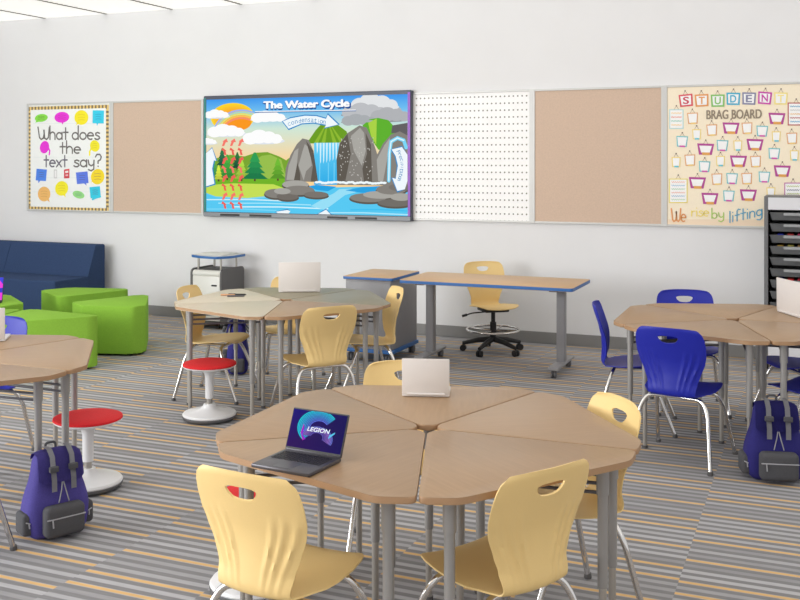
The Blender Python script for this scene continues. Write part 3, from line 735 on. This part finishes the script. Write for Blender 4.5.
def make_chair(m):
    t = thing('student_chair', '-', 'chair')
    obj('seat_shell', shell_bm(), m, t, smooth=60)
    for sy in (1, -1):
        for sx in (1, -1):
            bm = NB(); tube(bm, leg_path(sx, sy), .0115, 12); lg = obj('leg', bm, M_chrome, t, smooth=50)
            bm = NB(); lathe(bm, [(0, .0), (.014, .0), (.016, .006), (.013, .022), (0, .024)], 14, (sx * .222, sy * .232, 0)); obj('glide', bm, M_glide, lg, smooth=40)
    for sx in (-.09, .09):
        bm = NB(); tube(bm, [(sx, -.13, .372), (sx, .09, .376)], .009, 8); obj('seat_mount', bm, M_chrome, t, smooth=40)
    return t
cmade = {}
def chair(kind, x, y, deg, label, group):
    rz = math.radians(deg - 90)
    if kind not in cmade:
        o = cmade[kind] = make_chair(M_yel if kind == 'yellow' else M_blue); o.location = (x, y, 0); o.rotation_euler = (0, 0, rz); o['label'] = label; o['group'] = group; return o
    return dup(cmade[kind], (x, y, 0), rz, label, group)
GY, GB = 'yellow plastic student chairs', 'blue plastic student chairs'
chair('yellow', -1.515, 2.72, 84, 'yellow plastic chair seen from behind at front left, red stool beyond its handle hole', GY)
chair('yellow', -.945, 2.99, 149, 'yellow plastic chair seen from behind below the front right wedge desk', GY)
chair('yellow', -.89, 3.615, 220, 'yellow plastic chair tucked in at the right of the nearest desks', GY)
chair('yellow', -1.62, 3.88, -70, 'yellow plastic chair mostly hidden behind the small silver laptop on the nearest desks', GY)
chair('yellow', -3.92, 5.99, 9, 'yellow plastic chair in side view at the left of the middle ring', GY)
chair('yellow', -2.975, 5.65, 142, 'yellow plastic chair seen from behind in front of the middle ring', GY)
chair('yellow', -2.95, 6.34, 218, 'yellow plastic chair in side view before the blue-edged grey cabinet', GY)
chair('yellow', -3.68, 6.58, -72, 'yellow plastic chair behind the middle ring, mostly hidden by laptop and desks', GY)
chair('blue', -1.07, 6.32, 8, 'blue plastic chair in side view at the left end of the right ring', GB)
chair('blue', -.715, 5.73, 79, 'blue plastic chair seen from behind in front of the right ring', GB)
chair('blue', -.82, 6.90, -76, 'blue plastic chair at the back of the right ring, only its top above the desks', GB)
chair('blue', -.12, 6.66, 216, 'blue plastic chair beyond the right ring, its seat low in front of the tray tower', GB)
chair('blue', -.06, 5.99, 150, 'blue plastic chair at the right picture edge behind the blue backpack', GB)
chair('blue', -4.28, 4.15, -72, 'blue plastic chair behind the left ring of desks near the ottomans', GB)
chair('blue', -3.29, 2.975, 110, 'blue chair at lower left picture edge, only a chrome leg in view', GB)

# ---------------------------------------------------------------- task chair
t = thing('task_chair', 'yellow drafting chair on black casters with chrome foot ring behind the teacher desk', 'chair', (-2.62, 8.27, 0), math.radians(-50 - 90))
o = link('seat_shell', cmade['yellow'].children[0].data.copy() if cmade['yellow'].children[0].name.startswith('seat_shell') else [c for c in cmade['yellow'].children if c.name.startswith('seat_shell')][0].data.copy(), None, t)
bm = NB(); box(bm, -.11, .11, -.1, .1, .355, .382, .008); obj('seat_plate', bm, M_black, t, smooth=40)
bm = NB(); cyl(bm, (0, 0, .24), .018, .12, 16); cyl(bm, (0, 0, .10), .027, .16, 16); obj('gas_column', bm, M_black, t, smooth=40)
bm = NB(); tube(bm, smooth_path([(.08, 0, .35), (.2, .0, .345), (.25, -.02, .325)], .03), .006, 8); tube(bm, [(.235, -.015, .331), (.275, -.03, .318)], .011, 8); obj('height_lever', bm, M_black, t, smooth=40)
bm = NB(); N = 40
ring = [(.225 * math.cos(2 * PI * k / N), .225 * math.sin(2 * PI * k / N), .195) for k in range(N + 1)]; tube(bm, ring, .010, 10)
for k in range(4): a = PI / 4 + k * PI / 2; tube(bm, [(.02 * math.cos(a), .02 * math.sin(a), .185), (.22 * math.cos(a), .22 * math.sin(a), .195)], .007, 8)
obj('foot_ring', bm, M_chrome, t, smooth=40)
for k in range(5):
    a = 2 * PI * k / 5 + .73; c, s_ = math.cos(a), math.sin(a)
    bm = NB(); tube(bm, [(.0, .0, .115), (.13 * c, .13 * s_, .10), (.265 * c, .265 * s_, .068)], [.026, .022, .016], 10); lg = obj('base_arm', bm, M_black, t, smooth=50)
    bm = NB()
    for q in (-.014, .014):
        bmesh.ops.create_cone(bm, cap_ends=True, segments=18, radius1=.027, radius2=.027, depth=.016, matrix=Matrix.Translation((.262 * c - s_ * q, .262 * s_ + c * q, .027)) @ Matrix.Rotation(a, 4, 'Z') @ Matrix.Rotation(PI / 2, 4, 'X'))
    tube(bm, [(.262 * c, .262 * s_, .02), (.262 * c, .262 * s_, .07)], .008, 8)
    obj('caster', bm, M_black, lg, smooth=40)

def caster(parent, x, y, r=.03, m=M_rub):
    bm = NB()
    for q in (-.012, .012): bmesh.ops.create_cone(bm, cap_ends=True, segments=18, radius1=r, radius2=r, depth=.014, matrix=Matrix.Translation((x + q, y, r)) @ Matrix.Rotation(PI / 2, 4, 'Y'))
    tube(bm, [(x, y, r * .8), (x, y, 2 * r + .012)], .008, 8)
    return obj('caster', bm, m, parent, smooth=40)

# ---------------------------------------------------------------- teacher desk
t = thing('teacher_desk', 'long maple-topped teacher desk with blue edge and caster feet', 'desk', (-2.43, 7.69, 0))
bm = NB(); prism(bm, round_poly([(-.69, -.33), (.715, -.33), (.715, .31), (-.69, .31)], .03), .672, .70, .004, 2, side_mat=1); obj('desktop', bm, [M_maple, M_blueedge], t, smooth=50)
for sx in (-.545, .55):
    bm = NB(); box(bm, sx - .032, sx + .032, -.03, .045, .075, .66, .006); lg = obj('leg', bm, M_cabinet, t, smooth=40)
    bm = NB(); box(bm, sx - .04, sx + .04, -.27, .27, .062, .085, .006); ft = obj('foot_bar', bm, M_cabinet, t, smooth=40)
    for sy in (-.235, .235): caster(t, sx, sy, .026)
    bm = NB(); box(bm, sx - .035, sx + .035, -.25, .25, .655, .672, .003); obj('top_bracket', bm, M_dark, t)
bm = NB(); box(bm, -.57, .54, -.0, .03, .635, .66, .003); obj('cross_beam', bm, M_dark, t)

# ---------------------------------------------------------------- cabinet with blue edges
t = thing('storage_cabinet', 'grey wheeled cabinet with maple top and blue edging beside the teacher desk', 'cabinet', (-3.43, 7.73, 0))
bm = NB(); prism(bm, round_poly([(-.225, -.3), (.225, -.3), (.225, .3), (-.225, .3)], .02), .675, .70, .004, 2, side_mat=1); obj('cabinet_top', bm, [M_maple, M_blueedge], t, smooth=50)
bm = NB(); box(bm, -.205, .205, -.28, .28, .108, .675, .004); obj('body', bm, M_cabinet, t, smooth=40)
bm = NB(); box(bm, -.15, .20, -.288, -.28, .13, .655, .003); obj('door', bm, M_cabinet, t, smooth=40)
bm = NB(); prism(bm, round_poly([(-.22, -.295), (.22, -.295), (.22, .295), (-.22, .295)], .02), .08, .108, .004, 2); obj('base_plate', bm, M_blueedge, t, smooth=50)
for sx in (-.17, .17):
    for sy in (-.25, .25): caster(t, sx, sy, .034)

# ---------------------------------------------------------------- file cabinet
t = thing('file_cabinet', 'small white-fronted file cabinet with blue-edged raised top by the back wall', 'cabinet', (-5.57, 8.5, 0)); t.scale = (1, 1, .955)
def rbox_profile(x0, x1, y0, y1, z0, z1, r):
    # rounded at the top front and top rear
    pts = [(y0, z0), (y1, z0)] + [(y1 - r + r * math.cos(a), z1 - r + r * math.sin(a)) for a in [PI / 2 * k / 6 for k in range(7)]] + [(y0 + r - r * math.sin(a), z1 - r + r * math.cos(a)) for a in [PI / 2 * k / 6 for k in range(7)]]
    bm = NB(); A_ = [bm.verts.new((x0, p[0], p[1])) for p in pts]; B_ = [bm.verts.new((x1, p[0], p[1])) for p in pts]
    bm.faces.new(A_); bm.faces.new(B_[::-1])
    for i in range(len(pts)): bm.faces.new([A_[i], A_[(i + 1) % len(pts)], B_[(i + 1) % len(pts)], B_[i]])
    return bm
obj('body', rbox_profile(-.165, .165, -.2, .2, .06, .606, .04), M_filedark, t, smooth=40)
for sx in (-.18, .165):
    obj('side_panel', rbox_profile(sx, sx + .015, -.21, .21, .05, .62, .05), M_fileedge if sx < 0 else M_filedark, t, smooth=40)
bm = NB(); box(bm, -.15, .162, -.213, -.2, .09, .545, .004); obj('door', bm, M_filewhite, t, smooth=40)
bm = NB(); tube(bm, [(-.15, -.178, .568), (.162, -.178, .568)], .037, 20); obj('rolled_edge', bm, M_filewhite, t, smooth=40)
bm = NB(); box(bm, .07, .13, -.222, -.212, .445, .462, .004); obj('handle', bm, M_black, t)
for sx in (-.13, .13):
    for sy in (-.14, .14):
        caster(t, sx, sy, .024, M_black)
        bm = NB(); cyl(bm, (sx, sy, .60), .011, .13, 14); obj('post', bm, M_silver, t, smooth=40)
bm = NB(); prism(bm, round_poly([(-.25, -.10), (-.07, -.19), (.12, -.21), (.21, -.08), (.21, .2), (-.25, .2)], .03), .722, .750, .003, 2, side_mat=1); obj('raised_top', bm, [mat('pale_grey_top', (206, 206, 202), .5), M_blueedge], t, smooth=50)
bm = NB(); box(bm, -.19, .14, -.13, .16, .750, .76, .006); obj('paper_stack', bm, mat('cushion_pad', (214, 214, 210), .6), t, smooth=40)

# ---------------------------------------------------------------- drawer tower
t = thing('tray_tower', 'tall grey tower of smoky plastic trays at the right picture edge', 'storage tower', (-.20, 8.6, 0))
bm = NB(); box(bm, -.225, -.195, -.2, .2, .10, 1.365, .004); obj('side_panel', bm, M_towergrey, t)
bm = NB(); box(bm, .195, .225, -.2, .2, .10, 1.365, .004); obj('side_panel', bm, M_towergrey, t)
bm = NB(); box(bm, -.195, .195, .18, .19, .10, 1.36); obj('back_panel', bm, M_traydark, t)
bm = NB(); box(bm, -.225, .225, -.2, .2, 1.363, 1.372, .002); obj('top_panel', bm, M_towergrey, t)
bm = NB(); box(bm, -.195, .195, -.2, .18, 1.265, 1.363, .003); obj('header_panel', bm, M_towerwhite, t)
bm = NB(); box(bm, -.195, .195, -.2, .18, .10, .20, .003); obj('base_panel', bm, M_towerwhite, t)
N = 12
for k in range(N):
    z = .205 + k * .0885
    for a, b in ((-.195, -.185), (.185, .195)):
        bm = NB(); box(bm, a, b, -.19, .18, z + .058, z + .064); obj('runner', bm, M_traydark, t)
random.seed(3)
for k in range(N):
    z = .207 + k * .0885
    bm = NB(); 
    lo = [(-.165, -.192), (.165, -.192), (.165, .15), (-.165, .15)]; hi = [(-.182, -.205), (.182, -.205), (.182, .16), (-.182, .16)]
    a = [bm.verts.new((p[0], p[1], z + .004)) for p in lo]; b = [bm.verts.new((p[0], p[1], z + .066)) for p in hi]
    bm.faces.new(a[::-1])
    for i in range(4): bm.faces.new([a[i], a[(i + 1) % 4], b[(i + 1) % 4], b[i]])
    bmesh.ops.solidify(bm, geom=bm.faces[:], thickness=.003)
    tr = obj('tray', bm, M_tray, t)
    bm = NB(); box(bm, -.08, .08, -.214, -.198, z + .040, z + .062, .004); obj('tray_lip', bm, mat('tray_lip_plastic', (160, 162, 164), .35) if k == 0 else bpy.data.materials['tray_lip_plastic'], tr)
    if k in (5, 9, 8, 4):
        cols = {9: [(40, 60, 200), (210, 60, 60), (200, 40, 90), (220, 90, 60)], 5: [(40, 50, 190), (220, 50, 50), (210, 40, 60), (90, 60, 200)], 8: [(200, 160, 60), (180, 170, 80), (160, 120, 60), (190, 160, 70)], 4: [(200, 160, 60), (60, 140, 80), (210, 180, 60), (190, 100, 60)]}[k]
        for q in range(4):
            bm = NB(); x = -.13 + q * .075; box(bm, x, x + .05, -.15, .1, z + .01, z + .07 + .002 * q, .008)
            w = obj('craft_block', bm, mat('craft_%d_%d' % (k, q), cols[q], .5))
            w.location = t.location
            tag(w, ['blue', 'red', 'pink-red', 'orange-red'][q] + ' craft piece showing above a tray rim, %s coloured tray' % {9: 'uppermost', 5: 'low'}[k] if k in (9, 5) else 'ochre craft piece inside a smoky tray of the tower', 'craft piece', 'craft pieces in the trays')
for sx in (-.19, .19):
    for sy in (-.15, .15): caster(t, sx, sy, .044, M_black)

# ---------------------------------------------------------------- wobble stools
def make_stool():
    t = thing('wobble_stool', '-', 'stool', (0, 0, 0), 0, 'red topped wobble stools')
    bm = NB(); lathe(bm, [(0, .0), (.12, .0), (.155, .006), (.170, .018), (.172, .028), (.168, .030), (0, .030)], 48); obj('rubber_base', bm, M_rub, t, smooth=40)
    bm = NB(); lathe(bm, [(.0, .030), (.168, .030), (.171, .036), (.164, .046), (.12, .056), (.06, .070), (.042, .085), (.036, .1), (0, .1)], 48); obj('base_dish', bm, M_white, t, smooth=40)
    bm = NB(); cyl(bm, (0, 0, .095), .018, .09, 24); obj('gas_column', bm, M_silver, t, smooth=40)
    bm = NB(); lathe(bm, [(0, .135), (.027, .135), (.028, .27), (.034, .295), (.055, .312), (.10, .322), (.155, .333), (.168, .342), (.166, .346), (0, .346)], 48); obj('stem', bm, M_white, t, smooth=40)
    bm = NB(); lathe(bm, [(0, .344), (.160, .344), (.171, .350), (.169, .359), (.15, .365), (.08, .366), (0, .364)], 48); obj('cushion', bm, M_red, t, smooth=40)
    return t
st = make_stool()
st.location = (-2.015, 3.33, 0); st['label'] = 'red topped white wobble stool under the nearest desks, behind the front left yellow chair'
p = at(209.5, 419, 0); dup(st, p, 0, 'red topped white wobble stool under the pale desks of the middle ring')
p = at(88, 487.5, 0); dup(st, p, 0, 'red topped white wobble stool just behind the violet backpack at the left')

# ---------------------------------------------------------------- backpacks
def make_backpack(name_m, label, loc, rz):
    t = thing('backpack', label, 'backpack', loc, rz, 'school backpacks on the carpet')
    def warp(vs, f):
        for v in vs: v.co = f(v.co.copy())
    def body_f(c):
        k = c.z / .40; w = 1.0 + .15 * math.sin(min(k, .7) / .7 * PI) - .26 * max(0, k - .35) / .65
        d = 1.0 + .10 * math.sin(min(1, k * 1.6) * PI) - .30 * max(0, k - .4) / .6
        return Vector((c.x * w, c.y * d + .0, c.z))
    bm = NB(); box(bm, -.135, .135, -.075, .075, 0, .40, .045, 5)
    bmesh.ops.subdivide_edges(bm, edges=[e for e in bm.edges if e.calc_length() > .08], cuts=6, use_grid_fill=True)
    for v in bm.verts: v.co = body_f(v.co)
    obj('body', bm, name_m, t, smooth=70)
    # flap: curved sheet over the top, down the front (front is -y)
    bm = NB(); cs = [(.062, .372), (.045, .402), (.0, .413), (-.045, .408), (-.074, .385), (-.086, .34), (-.096, .30), (-.100, .272)]
    n = 12; V = {}
    for j, (y, z) in enumerate(cs):
        hw = .100 + .012 * min(1, j / 5)
        if j == len(cs) - 1: hw *= .86
        for i in range(n + 1):
            u = -1 + 2 * i / n
            V[i, j] = bm.verts.new((u * hw, y + (.012 * u ** 4 if j > 3 else 0), z - .014 * u ** 4 + (.0 if j < 7 else .010 * u ** 4)))
    for j in range(len(cs) - 1):
        for i in range(n): bm.faces.new([V[i, j], V[i + 1, j], V[i + 1, j + 1], V[i, j + 1]])
    bmesh.ops.solidify(bm, geom=bm.faces[:], thickness=.009)
    obj('flap', bm, name_m, t, smooth=60)
    # straps with buckles
    for sx in (-.048, .048):
        bm = NB(); pts = [(sx * 1.0, .03, .418), (sx, -.01, .426), (sx, -.05, .421), (sx, -.086, .392), (sx, -.098, .34), (sx, -.112, .29), (sx, -.115, .235)]
        prev = None
        for q in pts:
            cur = [bm.verts.new((q[0] - .013, q[1], q[2])), bm.verts.new((q[0] + .013, q[1], q[2]))]
            if prev: bm.faces.new([prev[0], prev[1], cur[1], cur[0]])
            prev = cur
        bmesh.ops.solidify(bm, geom=bm.faces[:], thickness=.005)
        sp = obj('strap', bm, M_strap, t, smooth=60)
        bm = NB(); box(bm, sx - .022, sx + .022, -.117, -.094, .326, .352, .004); obj('buckle', bm, M_char, sp, smooth=40)
    # drawstrings
    for sx in (-.02, .022):
        bm = NB(); tube(bm, [(0.0, -.094, .285), (sx * .5, -.106, .235), (sx * 1.2, -.108, .178)], .003, 6); obj('drawstring', bm, M_strap, t)
    # front pocket
    bm = NB(); box(bm, -.098, .098, -.145, -.07, .022, .168, .026, 5); pk = obj('front_pocket', bm, M_char, t, smooth=60)
    bm = NB(); box(bm, -.095, .095, -.1475, -.14, .112, .118, .002); tube(bm, [(-.07, -.149, .113), (-.068, -.152, .078)], .0035, 6); obj('zip', bm, M_zip, pk, smooth=40)
    for sx in (-1, 1):
        bm = NB(); box(bm, min(sx * .125, sx * .178), max(sx * .125, sx * .178), -.055, .055, .03, .135, .018, 4); sp = obj('side_pocket', bm, M_char, t, smooth=60)
        bm = NB(); tube(bm, [(sx * .165, -.057, .10), (sx * .14, -.058, .09), (sx * .13, -.057, .1)], .003, 6); tube(bm, [(sx * .15, -.058, .095), (sx * .148, -.060, .07)], .0035, 6); obj('zip', bm, M_zip, sp)
    bm = NB(); tube(bm, smooth_path([(-.025, .055, .395), (-.025, .06, .425), (.025, .06, .425), (.025, .055, .395)], .02), .006, 8); obj('carry_loop', bm, M_char, t, smooth=50)
    for sx in (-.06, .06):
        bm = NB(); tube(bm, smooth_path([(sx, .05, .37), (sx * 1.1, .10, .30), (sx * 1.3, .105, .15), (sx * 1.6, .07, .04)], .08), .014, 10, flat=.4); obj('shoulder_strap', bm, M_char, t, smooth=50)
    return t
bL = make_backpack(M_navy, 'violet backpack with grey pockets leaning at the legs of the left desks', (-3.137, 3.492, 0), math.radians(64))
bL.scale = (.90, .90, .92)
bR = make_backpack(M_navy2, 'dark blue backpack with black pockets at the right below the right desks', (-.232, 5.552, 0), math.radians(15))
bR.scale = (.97, .97, .98)
bM = make_backpack(M_navy2, 'dark navy backpack in shade behind the middle desks, seen side-on', (-4.21, 6.71, 0), math.radians(-60))

# ---------------------------------------------------------------- ottomans and sofa
def ottoman(pts, label, h=.42):
    c = Vector((sum(p[0] for p in pts) / len(pts), sum(p[1] for p in pts) / len(pts)))
    t = thing('ottoman', label, 'ottoman', (c.x, c.y, 0), 0, 'green wedge ottomans')
    loc = [(p[0] - c.x, p[1] - c.y) for p in pts]
    bm = NB(); prism(bm, round_poly(loc, .035, 5), .02, h, .012, 3); obj('upholstery', bm, M_green, t, smooth=50)
    bm = NB()
    for p in loc: cyl(bm, (p[0] * .8, p[1] * .8, 0), .025, .022, 12)
    obj('glides', bm, M_black, t)
    return t
ottoman([(-5.31, 6.41), (-6.03, 6.475), (-6.085, 6.42), (-5.93, 5.70), (-5.89, 5.68), (-5.33, 6.33)], 'green wedge ottoman nearest the desks, long dark side facing the room')
ottoman([(-6.035, 6.92), (-5.80, 6.77), (-5.36, 6.89), (-5.32, 7.02), (-5.70, 7.56), (-5.80, 7.53)], 'green wedge ottoman standing furthest right beside the bare wall')
ottoman([(-6.86, 7.45), (-6.80, 7.39), (-6.40, 7.15), (-6.33, 7.19), (-6.12, 7.77), (-6.16, 7.86), (-6.74, 7.72)], 'green wedge ottoman at the back with bright lime left side, before the sofa')
ottoman([(-6.36, 6.70), (-6.88, 7.07), (-6.95, 7.05), (-7.15, 6.75), (-7.1, 6.68), (-6.45, 6.43), (-6.40, 6.45)], 'green ottoman at left picture edge carrying the small pink-screened laptop')
ottoman([(-6.11, 6.40), (-6.16, 6.41), (-6.80, 6.14), (-6.80, 6.08), (-6.02, 5.64), (-5.96, 5.68)], 'green wedge ottoman at left picture edge in front of the pink-screened laptop')

t = thing('sofa', 'long dark blue upholstered sofa along the back wall at the left', 'sofa', (-8.16, 8.36, 0))
def side_prof(x0, x1, pts, r=.02):
    pp_ = round_poly(pts, r, 3); bm = NB()
    a = [bm.verts.new((x0, p[0], p[1])) for p in pp_]; b = [bm.verts.new((x1, p[0], p[1])) for p in pp_]
    fa = bm.faces.new(a); fb = bm.faces.new(b[::-1])
    for i in range(len(pp_)): bm.faces.new([a[i], a[(i + 1) % len(pp_)], b[(i + 1) % len(pp_)], b[i]])
    bmesh.ops.bevel(bm, geom=list(fa.edges) + list(fb.edges), offset=.012, segments=3, profile=.5, affect='EDGES')
    return bm
PRO = [(.38, .05), (.38, .755), (.20, .755), (.06, .44), (.06, .05)]
for x0, x1 in ((-.83, -.16), (-.16, 1.01)):
    obj('backrest', side_prof(x0 + .002, x1 - .002, [(.37, .05), (.37, .752), (.215, .752), (.09, .42), (.09, .05)]), M_sofa, t, smooth=50)
    obj('seat', side_prof(x0 + .002, x1 - .002, [(.1, .05), (.1, .43), (-.40, .432), (-.40, .05)]), M_sofa, t, smooth=50)
bm = NB(); box(bm, -.78, .96, -.34, .34, 0, .05); obj('plinth', bm, M_black, t)

# ---------------------------------------------------------------- laptops and small things
def laptop(label, loc, rz, w, d, open_deg, m_lid, m_base, keys=M_key, art=None, scr_mat=None, lh=None):
    """hinge at local y=0, base extends to -y, lid rises and leans to +y"""
    t = thing('laptop', label, 'laptop', loc, rz, 'open laptops')
    bm = NB(); box(bm, -w / 2, w / 2, -d, 0, .001, .014, .004); obj('base', bm, m_base, t, smooth=40)
    bm = NB(); nx, ny = 15, 5; kw = w * .86 / nx; kd = d * .42 / ny
    for i in range(nx):
        for j in range(ny): box(bm, -w * .43 + i * kw + .0015, -w * .43 + (i + 1) * kw - .0015, -d * .14 - (j + 1) * kd + .0015, -d * .14 - j * kd - .0015, .0135, .0160)
    obj('keyboard', bm, keys, t)
    bm = NB(); box(bm, -w * .16, w * .16, -d * .94, -d * .64, .0135, .0145); obj('touchpad', bm, m_base, t)
    a = math.radians(open_deg - 90); h = lh or d
    R = Matrix.Translation((0, .0, .012)) @ Matrix.Rotation(-a, 4, 'X')
    bm = NB(); box(bm, -w / 2, w / 2, -.004, .003, 0, h, .003); bm.transform(R); lid = obj('lid', bm, m_lid, t, smooth=40)
    bm = NB(); box(bm, -w / 2 + .002, w / 2 - .002, -.0052, -.0035, .004, h - .003); bm.transform(R); obj('screen_glass', bm, M_black, lid)
    if art: 
        a_ = art(w, h); a_.build('screen_image', scr_mat or M_lapscreen, lid, R @ Matrix.Translation((0, -.0053, 0)) @ WALLM)
    bm = NB(); tube(bm, [(-w * .4, .002, .012), (w * .4, .002, .012)], .005, 10); obj('hinge', bm, m_base, t)
    return t
def legion_art(w, h):
    A = Art(.000006); a, b, c, d = -w / 2 + .004, w / 2 - .004, .010, h - .005
    A.poly([(a, c), (b, c), (b, d), (a, d)], [(44, 4, 88), (16, 2, 86), (10, 2, 84), (18, 6, 116)], 0)
    W, Hh = b - a, d - c
    def f(u, v): return (a + u * W, c + v * Hh)
    random.seed(11)
    for k in range(26):
        q = k / 25; r = .56 - .30 * q; cx, cy = .50 + .03 * q, .62 - .02 * q
        v = (.55, 1.0, .8)[k % 3]; col = (int((30 + 60 * q) * v), int((220 - 110 * q) * v), int((245 - 20 * q) * v))
        pts = [f(cx + r * .66 * math.cos(t) * 1.0, cy - .03 + r * .62 * math.sin(t) * 1.3) for t in [math.radians(40 + i * 190 / 18) for i in range(19)]]
        A.stroke([p for p in pts if p[1] < d], .0028, col, 1 + k * .1)
    for k in range(22):
        q = k / 21; r = .50 - .3 * q; cx, cy = .52, .30
        v = (1.0, .5, .75)[k % 3]; col = (int((50 + 110 * (1 - abs(q - .4))) * v), int((130 - 50 * q) * v), int((240 - 60 * q) * v))
        pts = [f(cx + r * .58 * math.cos(t), cy + .04 * q + r * .62 * math.sin(t)) for t in [math.radians(170 - i * 190 / 18) for i in range(19)]]
        A.stroke([p for p in pts if p[1] > c], .0026, col, 4 + k * .1)
    for k in range(12):
        q = k / 11; A.stroke([f(.24 + .02 * q, .62 - .1 * q), f(.22 + .03 * q, .4 - .05 * q), f(.28 + .04 * q, .22 + .04 * q)], .0022, (int(190 - 60 * q), 30, int(170 + 40 * q)), 7)
    for k in range(5): A.stroke([f(.74 + .02 * k, .36 + .03 * k), f(.75 + .02 * k, .44 + .02 * k)], .003, (90, 200, 240), 7.5)
    A.text('LEGION', *f(.53, .53), Hh * .115, (240, 250, 255), 9, w=W * .42, bold=.02, shear=.2)
    return A
def pink_art(w, h):
    A = Art(.000006); a, b, c, d = -w / 2 + .004, w / 2 - .004, .010, h - .005
    A.poly([(a, c), (b, c), (b, d), (a, d)], (236, 60, 220), 0)
    A.poly([(a, c), (a + w * .5, c), (b, c + h * .5), (b, c + h * .35), (b, c + h * .3), (a, c + h * .4)], (60, 60, 200), 1)
    A.poly([(b, d), (b - .05, d), (b, d - .06)], (60, 70, 220), 1)
    return A
ZT = TZ
# black laptop: corners surveyed on the desk top
bl, br = at(285.5, 449.5, ZT + .01), at(341.5, 459, ZT + .01); fl, fr_ = at(249.5, 458.5, ZT + .01), at(310.5, 475, ZT)
mid = (bl + br) / 2; ang = math.atan2(br.y - bl.y, br.x - bl.x); wd = (br - bl).length; dp = ((fl + fr_) / 2 - mid).length
LB = (mid.x, mid.y, ang, wd, dp); print('black laptop', LB)
laptop('open black laptop with a blue swirl and white word on its screen', (LB[0], LB[1], ZT), LB[2], LB[3], LB[4] * 1.25, 112, M_lapd, M_lapd, art=legion_art, lh=.135)
# silver laptops (seen from behind)
a_, b_ = at(402, 396.5, ZT), at(449.5, 397.5, ZT); m_ = (a_ + b_) / 2
laptop('small silver laptop seen from behind on the nearest desks', (m_.x, m_.y, ZT), math.atan2(b_.y - a_.y, b_.x - a_.x) + PI, (b_ - a_).length, .142, 90.5, M_lapw, M_lapw)
a_, b_ = at(278.5, 292.5, ZT), at(320.5, 292, ZT); m_ = (a_ + b_) / 2
laptop('silver laptop seen from behind on the middle ring of desks', (m_.x, m_.y, ZT), math.atan2(b_.y - a_.y, b_.x - a_.x) + PI, (b_ - a_).length, .205, 90.5, M_lapw, M_lapw)
a_, b_ = at(777, 311.5, ZT), at(800, 318.5, ZT); d_ = (b_ - a_).normalized(); m_ = a_ + d_ * .155
laptop('silver laptop seen from behind on the right ring of desks', (m_.x, m_.y, ZT), math.atan2(d_.y, d_.x) + PI, .31, .205, 90.5, M_lapw, M_lapw)
b_ = at(5, 341.5, ZT); m_ = b_ + Vector((-.12, -.08, 0)).normalized() * .15
laptop('silver laptop cut by the left picture edge on the left desks', (m_.x, m_.y, ZT), math.radians(34 + 180), .30, .165, 90.5, M_lapw, M_white)
p = at(-18, 303, .42)
laptop('small laptop with a pink and blue screen on the left green ottoman', (p.x, p.y + .04, .42), math.radians(20), .30, .21, 100, M_black, M_black, art=pink_art)

def pen(px, py, rz, L, m, label):
    p = at(px, py, ZT); bm = NB()
    tube(bm, [(-L / 2, 0, .006), (L * .42, 0, .006), (L / 2, 0, .006)], [.0055, .0055, .0015], 10)
    tube(bm, [(-L / 2, 0, .006), (-L * .1, 0, .006)], .0066, 10)
    o = obj('pen', bm, m, None, smooth=40); o.location = p; o.rotation_euler = (0, 0, rz); tag(o, label, 'pen', 'pens on the pale desk')
    return o
pen(237.5, 295.2, math.radians(15), .13, M_black, 'thick black marker pen on the pale desk, the upper of two')
pen(236, 296.8, math.radians(28), .12, M_dark, 'dark pen on the pale desk, the lower of two')
pen(228, 295.6, math.radians(25), .10, mat('pencil_tan', (212, 160, 120), .5), 'tan pencil on the pale desk left of the black pens')

# ---------------------------------------------------------------- lighting
w = bpy.data.worlds.new('world'); SC.world = w; w.use_nodes = True
w.node_tree.nodes['Background'].inputs[0].default_value = (1.0, 1.0, 1.0, 1); w.node_tree.nodes['Background'].inputs[1].default_value = 0.78
def area(name, loc, rot, sx, sy, e, col=(1, 1, 1)):
    l = bpy.data.lights.new(name, 'AREA'); l.shape = 'RECTANGLE'; l.size = sx; l.size_y = sy; l.energy = e; l.color = col
    o = bpy.data.objects.new(name, l); COL.objects.link(o); o.location = loc; o.rotation_euler = rot; return o
area('window_light', (-8.5, -1.0, 1.9), (math.radians(84), 0, math.radians(-40)), 5, 2.4, 520, (.97, .985, 1))
vs = SC.view_settings
vs.view_transform = 'Standard'; vs.look = 'None'; vs.exposure = 0.0; vs.gamma = 1.0; vs.use_curve_mapping = False
